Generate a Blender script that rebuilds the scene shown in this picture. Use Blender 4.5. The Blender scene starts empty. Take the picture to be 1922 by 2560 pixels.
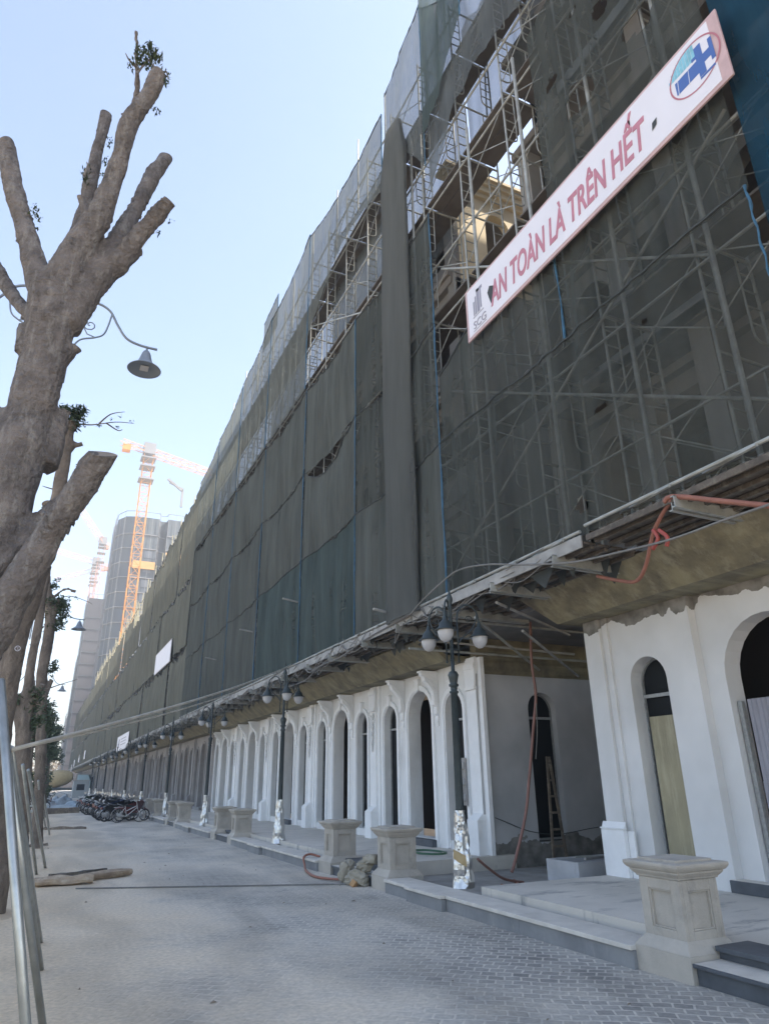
import bpy, bmesh, math, random
import numpy as np
from mathutils import Vector, Matrix, noise
random.seed(7)
sc = bpy.context.scene
C = sc.collection

# ------------------------------------------------------------------ camera
F_PX, CX, CY, H = 1693.0, 961.0, 1280.0, 1.6
def _ray(u, v): return np.array([u-CX, -(v-CY), -F_PX])
_up = _ray(900, -3000); _up /= np.linalg.norm(_up)
_s = _ray(90, 1955); _s = _s/np.linalg.norm(_s); _s -= _up*np.dot(_s, _up); _s /= np.linalg.norm(_s)
_r = np.cross(_s, _up)
RM = np.array([_r, _s, _up])
cam = bpy.data.cameras.new("camera"); camo = bpy.data.objects.new("camera", cam); C.objects.link(camo)
M = Matrix([[*RM[0], 0], [*RM[1], 0], [*RM[2], H], [0, 0, 0, 1]])
camo.matrix_world = M
cam.sensor_fit = 'VERTICAL'; cam.sensor_height = 36; cam.lens = F_PX/2560*36
cam.clip_start = 0.05; cam.clip_end = 6000
sc.camera = camo
def atY(u, v, y):
    d = RM @ _ray(u, v); t = y/d[1]; return Vector((d[0]*t, y, H+d[2]*t))
def atX(u, v, x):
    d = RM @ _ray(u, v); t = x/d[0]; return Vector((x, d[1]*t, H+d[2]*t))
def pxm(u, v, y):      # metres per source pixel there
    p = atY(u, v, y); d = p-Vector((0, 0, H)); fw = Vector(-RM[:, 2]); return d.dot(fw)/F_PX

# ------------------------------------------------------------------ light
SUN_EL, SUN_AZ = math.radians(43), math.radians(-20)      # azimuth from +X towards -Y
sd = Vector((math.cos(SUN_EL)*math.cos(SUN_AZ), math.cos(SUN_EL)*math.sin(SUN_AZ), math.sin(SUN_EL)))
w = bpy.data.worlds.new("World"); sc.world = w; w.use_nodes = True
nt = w.node_tree; bg = nt.nodes['Background']
sky = nt.nodes.new('ShaderNodeTexSky'); sky.sky_type = 'NISHITA'; sky.sun_disc = False
sky.sun_elevation = SUN_EL; sky.sun_rotation = math.atan2(sd.x, sd.y)
sky.air_density = 1.0; sky.dust_density = 0.9; sky.ozone_density = 1.2; sky.altitude = 0
tn = nt.nodes.new('ShaderNodeMixRGB'); tn.blend_type = 'MULTIPLY'; tn.inputs[0].default_value = 1; tn.inputs[2].default_value = (1, .92, .86, 1)      # warm tint that takes blue out of the sky light
nt.links.new(sky.outputs[0], tn.inputs[1]); nt.links.new(tn.outputs[0], bg.inputs[0]); bg.inputs[1].default_value = 0.105
sl = bpy.data.lights.new("sun", 'SUN'); sl.energy = 3.0; sl.angle = math.radians(0.6); sl.color = (1, .9, .76)
so = bpy.data.objects.new("sun", sl); C.objects.link(so); so.rotation_euler = sd.to_track_quat('Z', 'Y').to_euler(); so.location = (30, -20, 60)
sc.view_settings.view_transform = 'Standard'; sc.view_settings.look = 'None'
sc.view_settings.exposure = 2.2; sc.view_settings.gamma = 1; sc.view_settings.use_curve_mapping = False
sc.render.engine = 'CYCLES'
sc.cycles.transparent_max_bounces = 24
sc.cycles.max_bounces = 8
sc.cycles.volume_bounces = 0

# ------------------------------------------------------------------ materials
MATS = {}
def mat(name, col, rough=.8, metal=0, var=0.0, vscale=3.0, col2=None, bump=0.0, bscale=40, stain=None, coords='POS', trans=None, detail=6):
    if name in MATS: return MATS[name]
    m = bpy.data.materials.new(name); m.use_nodes = True; t = m.node_tree; n = t.nodes; L = t.links
    b = n['Principled BSDF']; b.inputs['Roughness'].default_value = rough; b.inputs['Metallic'].default_value = metal
    if coords == 'POS':
        g = n.new('ShaderNodeNewGeometry'); co = g.outputs['Position']
    else:
        g = n.new('ShaderNodeTexCoord'); co = g.outputs['Object']
    c1 = (*col, 1)
    out = None
    if var > 0 or col2:
        nz = n.new('ShaderNodeTexNoise'); nz.inputs['Scale'].default_value = vscale; nz.inputs['Detail'].default_value = detail; nz.inputs['Roughness'].default_value = .62
        L.new(co, nz.inputs['Vector'])
        r = n.new('ShaderNodeValToRGB'); r.color_ramp.elements[0].position = .32; r.color_ramp.elements[1].position = .68
        if col2: a, bb = (*col2, 1), c1
        else: a = tuple(x*(1-var) for x in col)+(1,); bb = tuple(min(1, x*(1+var)) for x in col)+(1,)
        r.color_ramp.elements[0].color = a; r.color_ramp.elements[1].color = bb
        L.new(nz.outputs[0], r.inputs[0]); out = r.outputs[0]
    if stain:      # (colour, scale xyz, threshold low, high)
        sc_, ss, lo, hi = stain
        mp = n.new('ShaderNodeMapping'); mp.inputs['Scale'].default_value = ss; L.new(co, mp.inputs[0])
        n2 = n.new('ShaderNodeTexNoise'); n2.inputs['Scale'].default_value = 1; n2.inputs['Detail'].default_value = 8; n2.inputs['Roughness'].default_value = .7; L.new(mp.outputs[0], n2.inputs['Vector'])
        mr = n.new('ShaderNodeMapRange'); mr.inputs[1].default_value = lo; mr.inputs[2].default_value = hi; L.new(n2.outputs[0], mr.inputs[0])
        mx = n.new('ShaderNodeMixRGB'); L.new(mr.outputs[0], mx.inputs[0])
        if out: L.new(out, mx.inputs[1])
        else: mx.inputs[1].default_value = c1
        mx.inputs[2].default_value = (*sc_, 1); out = mx.outputs[0]
    if out: L.new(out, b.inputs['Base Color'])
    else: b.inputs['Base Color'].default_value = c1
    if bump > 0:
        n3 = n.new('ShaderNodeTexNoise'); n3.inputs['Scale'].default_value = bscale; n3.inputs['Detail'].default_value = 6; L.new(co, n3.inputs['Vector'])
        bp = n.new('ShaderNodeBump'); bp.inputs['Strength'].default_value = bump; bp.inputs['Distance'].default_value = .06 if 'bark' in name else .02
        L.new(n3.outputs[0], bp.inputs['Height']); L.new(bp.outputs[0], b.inputs['Normal'])
    MATS[name] = m
    return m

def net_mat(name, col, a0, a1, transl=.35, streak=.25):
    m = bpy.data.materials.new(name); m.use_nodes = True; t = m.node_tree; n = t.nodes; L = t.links
    n.remove(n['Principled BSDF']); o = n['Material Output']
    g = n.new('ShaderNodeNewGeometry')
    mp = n.new('ShaderNodeMapping'); mp.inputs['Scale'].default_value = (1, 1.6, .25); L.new(g.outputs['Position'], mp.inputs[0])
    nz = n.new('ShaderNodeTexNoise'); nz.inputs['Scale'].default_value = 1.3; nz.inputs['Detail'].default_value = 7; nz.inputs['Roughness'].default_value = .65; L.new(mp.outputs[0], nz.inputs['Vector'])
    r = n.new('ShaderNodeValToRGB'); r.color_ramp.elements[0].position = .3; r.color_ramp.elements[1].position = .7
    r.color_ramp.elements[0].color = tuple(x*(1-streak) for x in col)+(1,); r.color_ramp.elements[1].color = tuple(x*(1+streak) for x in col)+(1,)
    L.new(nz.outputs[0], r.inputs[0])
    df = n.new('ShaderNodeBsdfDiffuse'); tl = n.new('ShaderNodeBsdfTranslucent'); tr = n.new('ShaderNodeBsdfTransparent')
    L.new(r.outputs[0], df.inputs[0]); L.new(r.outputs[0], tl.inputs[0])
    mx = n.new('ShaderNodeMixShader'); mx.inputs[0].default_value = transl; L.new(df.outputs[0], mx.inputs[1]); L.new(tl.outputs[0], mx.inputs[2])
    # a fine weave closes up at grazing angles
    lw = n.new('ShaderNodeLayerWeight'); lw.inputs[0].default_value = .5
    mr = n.new('ShaderNodeMapRange'); mr.inputs[1].default_value = .2; mr.inputs[2].default_value = .8; mr.inputs[3].default_value = a0; mr.inputs[4].default_value = a1
    L.new(lw.outputs['Facing'], mr.inputs[0])
    ad = n.new('ShaderNodeMath'); ad.operation = 'MULTIPLY_ADD'; ad.use_clamp = True
    L.new(nz.outputs[0], ad.inputs[0]); ad.inputs[1].default_value = .3
    sb = n.new('ShaderNodeMath'); sb.operation = 'SUBTRACT'; L.new(mr.outputs[0], sb.inputs[0]); sb.inputs[1].default_value = .15
    L.new(sb.outputs[0], ad.inputs[2])
    m2 = n.new('ShaderNodeMixShader'); L.new(ad.outputs[0], m2.inputs[0]); L.new(tr.outputs[0], m2.inputs[1]); L.new(mx.outputs[0], m2.inputs[2])
    L.new(m2.outputs[0], o.inputs[0])
    return m

def paver_mat():
    m = bpy.data.materials.new('stone_setts'); m.use_nodes = True; t = m.node_tree; n = t.nodes; L = t.links
    b = n['Principled BSDF']; b.inputs['Roughness'].default_value = .85
    g = n.new('ShaderNodeNewGeometry'); pos = g.outputs['Position']
    wn = n.new('ShaderNodeTexNoise'); wn.inputs['Scale'].default_value = .8; wn.inputs['Detail'].default_value = 2; L.new(pos, wn.inputs['Vector'])
    vm = n.new('ShaderNodeVectorMath'); vm.operation = 'MULTIPLY_ADD'; L.new(wn.outputs['Color'], vm.inputs[0]); vm.inputs[1].default_value = (.25, .25, 0); L.new(pos, vm.inputs[2])
    mp = n.new('ShaderNodeMapping'); mp.inputs['Rotation'].default_value = (0, 0, math.radians(38)); L.new(vm.outputs[0], mp.inputs[0])
    bk = n.new('ShaderNodeTexBrick'); bk.inputs['Scale'].default_value = 1; bk.inputs['Mortar Size'].default_value = .011; bk.inputs['Mortar Smooth'].default_value = .4
    bk.inputs['Brick Width'].default_value = .15; bk.inputs['Row Height'].default_value = .12; bk.inputs['Bias'].default_value = -.1
    bk.inputs['Color1'].default_value = (.16, .156, .152, 1); bk.inputs['Color2'].default_value = (.35, .33, .305, 1); bk.inputs['Mortar'].default_value = (.54, .50, .44, 1)
    L.new(mp.outputs[0], bk.inputs['Vector'])
    # dust film: big patches, sandy towards the trees
    dn = n.new('ShaderNodeTexNoise'); dn.inputs['Scale'].default_value = .55; dn.inputs['Detail'].default_value = 9; dn.inputs['Roughness'].default_value = .68; L.new(pos, dn.inputs['Vector'])
    sp = n.new('ShaderNodeSeparateXYZ'); L.new(pos, sp.inputs[0])
    xr = n.new('ShaderNodeMapRange'); xr.inputs[1].default_value = 3.8; xr.inputs[2].default_value = .3; xr.inputs[3].default_value = 0; xr.inputs[4].default_value = .62; L.new(sp.outputs[0], xr.inputs[0])
    yr = n.new('ShaderNodeMapRange'); yr.inputs[1].default_value = 5; yr.inputs[2].default_value = 15; yr.inputs[3].default_value = 0; yr.inputs[4].default_value = .3; L.new(sp.outputs[1], yr.inputs[0])
    dr = n.new('ShaderNodeMapRange'); dr.inputs[1].default_value = .36; dr.inputs[2].default_value = .64; dr.inputs[3].default_value = .12; dr.inputs[4].default_value = .9; L.new(dn.outputs[0], dr.inputs[0])
    a1 = n.new('ShaderNodeMath'); a1.operation = 'ADD'; a1.use_clamp = True; L.new(dr.outputs[0], a1.inputs[0]); L.new(xr.outputs[0], a1.inputs[1])
    a2 = n.new('ShaderNodeMath'); a2.operation = 'ADD'; a2.use_clamp = True; L.new(a1.outputs[0], a2.inputs[0]); L.new(yr.outputs[0], a2.inputs[1])
    a3 = n.new('ShaderNodeMath'); a3.operation = 'MULTIPLY'; L.new(a2.outputs[0], a3.inputs[0]); a3.inputs[1].default_value = .93
    dc = n.new('ShaderNodeMixRGB'); dc.inputs[1].default_value = (.57, .53, .465, 1); dc.inputs[2].default_value = (.70, .56, .39, 1)
    xr2 = n.new('ShaderNodeMapRange'); xr2.inputs[1].default_value = 3.0; xr2.inputs[2].default_value = -.2; L.new(sp.outputs[0], xr2.inputs[0])
    wob = n.new('ShaderNodeMath'); wob.operation = 'MULTIPLY_ADD'; wob.use_clamp = True; L.new(dn.outputs[0], wob.inputs[0]); wob.inputs[1].default_value = 1.2
    sb = n.new('ShaderNodeMath'); sb.operation = 'SUBTRACT'; L.new(xr2.outputs[0], sb.inputs[0]); sb.inputs[1].default_value = .55; L.new(sb.outputs[0], wob.inputs[2])
    L.new(wob.outputs[0], dc.inputs[0])
    mx = n.new('ShaderNodeMixRGB'); L.new(a3.outputs[0], mx.inputs[0]); L.new(bk.outputs[0], mx.inputs[1]); L.new(dc.outputs[0], mx.inputs[2])
    # fine grit and moss stain patches
    fn = n.new('ShaderNodeTexNoise'); fn.inputs['Scale'].default_value = 22; fn.inputs['Detail'].default_value = 8; L.new(pos, fn.inputs['Vector'])
    fr = n.new('ShaderNodeMapRange'); fr.inputs[1].default_value = .3; fr.inputs[2].default_value = .7; fr.inputs[3].default_value = .82; fr.inputs[4].default_value = 1.12; L.new(fn.outputs[0], fr.inputs[0])
    mu = n.new('ShaderNodeMixRGB'); mu.blend_type = 'MULTIPLY'; mu.inputs[0].default_value = 1; L.new(mx.outputs[0], mu.inputs[1]); L.new(fr.outputs[0], mu.inputs[2])
    mp3 = n.new('ShaderNodeMapping'); mp3.inputs['Scale'].default_value = (.9, .28, 1); L.new(pos, mp3.inputs[0])
    sn = n.new('ShaderNodeTexNoise'); sn.inputs['Scale'].default_value = 1; sn.inputs['Detail'].default_value = 6; sn.inputs['Distortion'].default_value = .6; L.new(mp3.outputs[0], sn.inputs['Vector'])
    sr = n.new('ShaderNodeMapRange'); sr.inputs[1].default_value = .36; sr.inputs[2].default_value = .6; sr.inputs[3].default_value = .80; sr.inputs[4].default_value = 1.08; L.new(sn.outputs[0], sr.inputs[0])
    mu2 = n.new('ShaderNodeMixRGB'); mu2.blend_type = 'MULTIPLY'; mu2.inputs[0].default_value = 1; L.new(mu.outputs[0], mu2.inputs[1]); L.new(sr.outputs[0], mu2.inputs[2])
    L.new(mu2.outputs[0], b.inputs['Base Color'])
    bp = n.new('ShaderNodeBump'); bp.inputs['Strength'].default_value = .5; bp.inputs['Distance'].default_value = .01
    L.new(bk.outputs['Fac'], bp.inputs['Height']); bp.invert = True; L.new(bp.outputs[0], b.inputs['Normal'])
    return m

def plaster_bare_base(name='plaster_over_bare_concrete', top=False):
    # grey-white plaster that stops in a ragged line above bare concrete
    m = bpy.data.materials.new(name); m.use_nodes = True; t = m.node_tree; n = t.nodes; L = t.links
    b = n['Principled BSDF']; b.inputs['Roughness'].default_value = .9
    g = n.new('ShaderNodeNewGeometry'); sp = n.new('ShaderNodeSeparateXYZ'); L.new(g.outputs['Position'], sp.inputs[0])
    nz = n.new('ShaderNodeTexNoise'); nz.inputs['Scale'].default_value = 2.2; nz.inputs['Detail'].default_value = 4; L.new(g.outputs['Position'], nz.inputs['Vector'])
    ma = n.new('ShaderNodeMath'); ma.operation = 'MULTIPLY_ADD'; L.new(nz.outputs[0], ma.inputs[0]); ma.inputs[1].default_value = .6; L.new(sp.outputs[2], ma.inputs[2])
    gt = n.new('ShaderNodeMath'); gt.operation = 'LESS_THAN' if top else 'GREATER_THAN'; L.new(ma.outputs[0], gt.inputs[0]); gt.inputs[1].default_value = 4.17 if top else .78
    n2 = n.new('ShaderNodeTexNoise'); n2.inputs['Scale'].default_value = 1.1; n2.inputs['Detail'].default_value = 8; L.new(g.outputs['Position'], n2.inputs['Vector'])
    r1 = n.new('ShaderNodeValToRGB'); r1.color_ramp.elements[0].position = .3; r1.color_ramp.elements[1].position = .7
    r1.color_ramp.elements[0].color = (.56, .565, .565, 1) if top else (.36, .37, .38, 1); r1.color_ramp.elements[1].color = (.69, .695, .70, 1) if top else (.52, .52, .53, 1); L.new(n2.outputs[0], r1.inputs[0])
    r2 = n.new('ShaderNodeValToRGB'); r2.color_ramp.elements[0].position = .35; r2.color_ramp.elements[1].position = .65
    r2.color_ramp.elements[0].color = (.13, .125, .115, 1); r2.color_ramp.elements[1].color = (.27, .26, .24, 1)
    n3 = n.new('ShaderNodeTexNoise'); n3.inputs['Scale'].default_value = 5; n3.inputs['Detail'].default_value = 8; L.new(g.outputs['Position'], n3.inputs['Vector']); L.new(n3.outputs[0], r2.inputs[0])
    mx = n.new('ShaderNodeMixRGB'); L.new(gt.outputs[0], mx.inputs[0]); L.new(r2.outputs[0], mx.inputs[1]); L.new(r1.outputs[0], mx.inputs[2])
    L.new(mx.outputs[0], b.inputs['Base Color'])
    return m

PLASTER = mat('white_plaster', (.74, .745, .745), .85, var=.05, vscale=1.6, stain=((.45, .44, .43), (1.5, 1.5, .4), .48, .85), bump=.25, bscale=9)
TRIM = mat('white_moulding', (.80, .81, .82), .8, var=.04, vscale=5, stain=((.58, .57, .55), (3, 3, 1), .6, .9))
ROUGHP = mat('undercoat_plaster', (.33, .315, .31), .9, var=.18, vscale=1.2, stain=((.22, .20, .19), (2, 2, .3), .5, .8))
SIDEWALL = plaster_bare_base()
BAYWALL = plaster_bare_base('plaster_below_raw_lintel', True)
CONC = mat('concrete', (.30, .29, .27), .9, var=.22, vscale=2.5, bump=.3, bscale=18)
DARKCONC = mat('raw_concrete_frame', (.19, .185, .18), .95, var=.25, vscale=1.3)
UPPERP = mat('upper_plaster', (.27, .262, .25), .9, var=.14, vscale=.8, stain=((.2, .19, .18), (1.2, 1.2, .25), .5, .8))
CREAM = mat('cream_render', (.72, .62, .44), .85, var=.08, vscale=1.2)
FORM = mat('formwork_stained_concrete', (.28, .25, .155), .9, col2=(.115, .10, .075), vscale=2.2, stain=((.33, .31, .22), (.4, 5, 5), .5, .75), bump=.25, bscale=10)
DARKIN = mat('painted_dark_interior', (.022, .02, .02), .95)  # near-black colour stands in for the shade of unlit rooms
GLASS = mat('dark_glass', (.012, .014, .016), .6)
GLASS.node_tree.nodes['Principled BSDF'].inputs['Specular IOR Level'].default_value = .15
ALU = mat('window_aluminium', (.30, .31, .31), .5, .2, var=.2, vscale=20)
PLY = mat('raw_plywood', (.36, .32, .21), .85, col2=(.24, .22, .15), vscale=1.0, stain=((.44, .40, .28), (8, 8, .8), .5, .7))
TIN = mat('corrugated_sheet', (.27, .27, .31), .7, var=.12, vscale=2, stain=((.18, .18, .20), (6, 6, .5), .5, .75))
STONE = mat('cast_stone', (.42, .385, .335), .88, var=.12, vscale=3.5, stain=((.24, .23, .21), (2.5, 2.5, 2.5), .55, .8), bump=.25, bscale=60)
KERBS = mat('kerb_granite', (.17, .175, .185), .8, col2=(.27, .275, .28), vscale=2.2, stain=((.38, .37, .35), (5, 5, 1.5), .58, .8), bump=.2, bscale=50)
COPING = mat('dusty_coping', (.58, .545, .49), .9, var=.12, vscale=4, bump=.15)
PORCH = mat('dusty_porch_slab', (.57, .535, .48), .9, var=.12, vscale=.9, stain=((.23, .23, .23), (1.2, 4, 1), .55, .7), bump=.15, bscale=30)
STEPD = mat('dark_step_stone', (.075, .085, .10), .6, var=.2, vscale=5)
BARK = mat('pale_bark', (.185, .165, .155), .95, col2=(.082, .072, .068), vscale=5, stain=((.27, .258, .24), (14, 14, 4), .50, .74), bump=1.0, bscale=22, coords='OBJ', detail=10)
BARK2 = mat('brown_bark', (.20, .165, .135), .95, col2=(.10, .082, .068), vscale=3, stain=((.30, .25, .20), (5, 5, 1.0), .55, .75), bump=.7, bscale=16, coords='OBJ', detail=10)
CUT = mat('cut_wood', (.27, .22, .17), .9, col2=(.16, .13, .11), vscale=9, coords='OBJ')
LEAF = mat('leaf_green', (.065, .09, .045), .6, var=.35, vscale=9)
LEAFB = mat('far_foliage', (.16, .13, .09), .8, var=.35, vscale=1)
STEEL = mat('galvanised_steel', (.40, .42, .41), .42, .8, var=.18, vscale=6, coords='OBJ')
TUBE = mat('scaffold_tube', (.34, .35, .33), .55, .35, var=.25, vscale=4)
TUBEL = mat('pale_scaffold_tube', (.42, .39, .27), .6, .2, var=.2, vscale=3)
DECK = mat('scaffold_deck', (.115, .105, .095), .85, var=.3, vscale=2)
TIMBER = mat('old_timber', (.24, .19, .14), .9, col2=(.12, .10, .08), vscale=3, stain=((.33, .28, .22), (10, .8, 10), .5, .7))
DTIMBER = mat('canopy_timber', (.13, .11, .09), .9, col2=(.06, .055, .05), vscale=4, stain=((.2, .18, .15), (.5, 12, 12), .5, .7))
EDGE = mat('edge_board', (.31, .31, .30), .8, var=.22, vscale=4)
IRON = mat('lamp_iron', (.042, .055, .058), .5, .3, var=.2, vscale=9, coords='OBJ')
IRONG = mat('lamp_grey_paint', (.20, .23, .27), .5, .2, coords='OBJ')
GLOBE = mat('opal_globe', (.46, .465, .48), .3, coords='OBJ')
FOIL = mat('crumpled_foil', (.60, .60, .59), .33, 1.0, bump=.25, bscale=9, coords='OBJ')
TAPE = mat('brown_tape', (.38, .28, .14), .5)
BLUE = mat('blue_rope', (.035, .11, .19), .8, var=.3, vscale=8)
ROPE = mat('dark_rope', (.05, .06, .065), .9)
CABLE = mat('grey_cable', (.17, .165, .155), .7, var=.2, vscale=8)
CABLEL = mat('pale_cable', (.45, .43, .38), .8, var=.2, vscale=3)
HOSE = mat('orange_hose', (.27, .11, .075), .6, var=.15, vscale=6)
HOSEB = mat('brown_pipe', (.20, .10, .08), .6, var=.2, vscale=4)
GHOSE = mat('green_hose', (.04, .12, .07), .5)
SACK = mat('dusty_sack', (.27, .24, .18), .95, col2=(.38, .35, .29), vscale=6, bump=.5, bscale=25)
SOIL = mat('sandy_soil', (.60, .48, .34), .95, var=.18, vscale=.5, stain=((.25, .23, .15), (.7, 1.5, 1), .6, .8), bump=.3, bscale=10)
NETG = net_mat('green_grey_net', (.130, .144, .136), .60, .92)
NETN = net_mat('near_net', (.086, .096, .090), .52, .92)
NETB = net_mat('blue_green_net', (.092, .122, .122), .58, .97)
NETL = net_mat('pale_net', (.115, .13, .135), .50, .80, .2)
NETR = net_mat('rear_net', (.10, .11, .11), .5, .72, .1)
NETS = net_mat('sheer_grey_net', (.12, .132, .125), .50, .84, .2)
NETO = net_mat('olive_net', (.165, .170, .146), .85, 1.02, .2, .18)
NETC = net_mat('chute_net', (.115, .122, .118), .74, 1.05, .2, .1)
NETBL = net_mat('blue_net', (.022, .075, .125), .75, 1.0)

# ------------------------------------------------------------------ mesh builder
class MB:
    def __init__(s): s.v = []; s.f = []
    def quad(s, *p):
        i = len(s.v); s.v += [tuple(q) for q in p]; s.f.append(tuple(range(i, i+len(p)))); return s
    def box(s, x0, x1, y0, y1, z0, z1):
        i = len(s.v)
        s.v += [(x, y, z) for z in (z0, z1) for y in (y0, y1) for x in (x0, x1)]
        s.f += [(i, i+2, i+3, i+1), (i+4, i+5, i+7, i+6), (i, i+1, i+5, i+4), (i+2, i+6, i+7, i+3), (i, i+4, i+6, i+2), (i+1, i+3, i+7, i+5)]
        return s
    def bar(s, a, b, w, h, up=(0, 0, 1)):
        a = Vector(a); b = Vector(b); d = (b-a).normalized(); u = Vector(up)
        if abs(d.dot(u)) > .98: u = Vector((1, 0, 0))
        r = d.cross(u).normalized(); u = r.cross(d)
        i = len(s.v)
        for p in (a, b):
            for sx, sz in ((-1, -1), (1, -1), (1, 1), (-1, 1)): s.v.append(tuple(p+r*sx*w/2+u*sz*h/2))
        s.f += [(i, i+1, i+2, i+3), (i+7, i+6, i+5, i+4)] + [(i+k, i+4+k, i+4+(k+1) % 4, i+(k+1) % 4) for k in range(4)]
        return s
    def tube(s, pts, r, n=8, caps=True, jit=0.0):
        pts = [Vector(p) for p in pts]; m = len(pts)
        rr = r if hasattr(r, '__len__') else [r]*m
        d0 = (pts[1]-pts[0]).normalized(); u = Vector((0, 0, 1)) if abs(d0.z) < .9 else Vector((1, 0, 0))
        rings = []
        for k, p in enumerate(pts):
            d = (pts[min(k+1, m-1)]-pts[max(k-1, 0)]).normalized()
            u = (u-d*u.dot(d)); u = u.normalized() if u.length > 1e-6 else d.orthogonal().normalized()
            q = d.cross(u); i = len(s.v); rings.append(i)
            for j in range(n):
                a = 2*math.pi*j/n; e = 1+(random.uniform(-jit, jit) if jit else 0)
                s.v.append(tuple(p+(u*math.cos(a)+q*math.sin(a))*rr[k]*e))
        for a, b in zip(rings, rings[1:]):
            for j in range(n): s.f.append((a+j, a+(j+1) % n, b+(j+1) % n, b+j))
        if caps: s.f.append(tuple(rings[0]+j for j in reversed(range(n)))); s.f.append(tuple(rings[-1]+j for j in range(n)))
        return s
    def lathe(s, prof, n=20, c=(0, 0, 0)):
        rings = []
        for r, z in prof:
            rings.append(len(s.v))
            for j in range(n):
                a = 2*math.pi*j/n; s.v.append((c[0]+r*math.cos(a), c[1]+r*math.sin(a), c[2]+z))
        for a, b in zip(rings, rings[1:]):
            for j in range(n): s.f.append((a+j, a+(j+1) % n, b+(j+1) % n, b+j))
        return s
    def prism(s, poly, axis, a, b):     # polygon in the two other axes, extruded along axis
        def P(p, t):
            if axis == 'x': return (t, p[0], p[1])
            if axis == 'y': return (p[0], t, p[1])
            return (p[0], p[1], t)
        n = len(poly); i = len(s.v)
        s.v += [P(p, a) for p in poly]+[P(p, b) for p in poly]
        s.f += [tuple(range(i, i+n)), tuple(range(i+2*n-1, i+n-1, -1))]+[(i+k, i+n+k, i+n+(k+1) % n, i+(k+1) % n) for k in range(n)]
        return s
    def xf(s, f): s.v = [tuple(f(Vector(p))) for p in s.v]; return s
    def build(s, name, m, parent=None, smooth=False, bevel=0, fix=True, **tags):
        me = bpy.data.meshes.new(name); me.from_pydata(s.v, [], s.f); me.materials.append(m)
        if fix:
            bm = bmesh.new(); bm.from_mesh(me); bmesh.ops.recalc_face_normals(bm, faces=bm.faces); bm.to_mesh(me); bm.free()
        if smooth:
            me.polygons.foreach_set('use_smooth', [True]*len(me.polygons))
        o = bpy.data.objects.new(name, me); C.objects.link(o)
        if parent: o.parent = parent
        if bevel:
            b = o.modifiers.new('bevel', 'BEVEL'); b.width = bevel; b.segments = 2; b.limit_method = 'ANGLE'
        tag(o, **tags); return o
def tag(o, label=None, cat=None, group=None, kind=None):
    if label: o['label'] = label
    if cat: o['category'] = cat
    if group: o['group'] = group
    if kind: o['kind'] = kind
    return o
def empty(name, loc=(0, 0, 0), rz=0, **t):
    o = bpy.data.objects.new(name, None); C.objects.link(o); o.location = loc; o.rotation_euler = (0, 0, rz); o.empty_display_size = .2
    tag(o, **t); return o
def kids(o): return [c for c in C.objects if c.parent is o]
_kidcache = {}
def copy_tree(o, parent=None, kidmap=None):
    if kidmap is None:
        kidmap = {}
        for c in C.objects:
            if c.parent: kidmap.setdefault(c.parent.name, []).append(c)
    c = o.copy(); C.objects.link(c)
    if parent: c.parent = parent
    for ch in kidmap.get(o.name, []): copy_tree(ch, c, kidmap)
    return c
ORD = ['first', 'second', 'third', 'fourth', 'fifth', 'sixth', 'seventh', 'eighth', 'ninth', 'tenth', 'eleventh', 'twelfth', 'thirteenth', 'fourteenth', 'fifteenth', 'sixteenth', 'seventeenth', 'eighteenth', 'nineteenth', 'twentieth', 'twenty-first', 'twenty-second', 'twenty-third', 'twenty-fourth', 'twenty-fifth', 'twenty-sixth', 'twenty-seventh', 'twenty-eighth']
def spline(pts, k=6):
    pts = [Vector(p) for p in pts]; out = []
    P = [pts[0]]+pts+[pts[-1]]
    for i in range(1, len(P)-2):
        for j in range(k):
            t = j/k; a, b, c, d = P[i-1], P[i], P[i+1], P[i+2]
            out.append(.5*((2*b)+(c-a)*t+(2*a-5*b+4*c-d)*t*t+(3*b-a-3*c+d)*t**3))
    out.append(pts[-1]); return out

# wall with openings. local frame: s along wall, z up, t depth into the wall
def wall_mesh(s0, s1, z0, z1, openings, depth, to3, seg=14, thick=None):
    """openings: (centre, width, sill, apex, arched)"""
    mb = MB()
    def Q(*p): mb.quad(*[to3(*q) for q in p])
    cur = s0
    for (c, wd, sill, apex, arch) in sorted(openings):
        l, r = c-wd/2, c+wd/2
        Q((cur, z0, 0), (l, z0, 0), (l, z1, 0), (cur, z1, 0))
        if sill > z0+1e-4: Q((l, z0, 0), (r, z0, 0), (r, sill, 0), (l, sill, 0))
        rad = wd/2; spring = apex-rad if arch else apex
        if arch:
            A = [(c-rad*math.cos(math.pi*k/seg), spring+rad*math.sin(math.pi*k/seg)) for k in range(seg+1)]
        else: A = [(l, apex), (r, apex)]
        for (a, b) in zip(A, A[1:]):
            Q((a[0], a[1], 0), (b[0], b[1], 0), (b[0], z1, 0), (a[0], z1, 0))
            Q((a[0], a[1], 0), (a[0], a[1], depth), (b[0], b[1], depth), (b[0], b[1], 0))
        Q((l, sill, 0), (l, sill, depth), (l, spring, depth), (l, spring, 0))
        Q((r, sill, 0), (r, spring, 0), (r, spring, depth), (r, sill, depth))
        Q((l, sill, 0), (r, sill, 0), (r, sill, depth), (l, sill, depth))
        cur = r
    Q((cur, z0, 0), (s1, z0, 0), (s1, z1, 0), (cur, z1, 0))
    return mb
def arch_path(c, wd, z0, apex, off=0, seg=14):
    rad = wd/2; sp = apex-rad; R = rad+off
    return [(c-R, z0)]+[(c-R*math.cos(math.pi*k/seg), sp+R*math.sin(math.pi*k/seg)) for k in range(seg+1)]+[(c+R, z0)]
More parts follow.
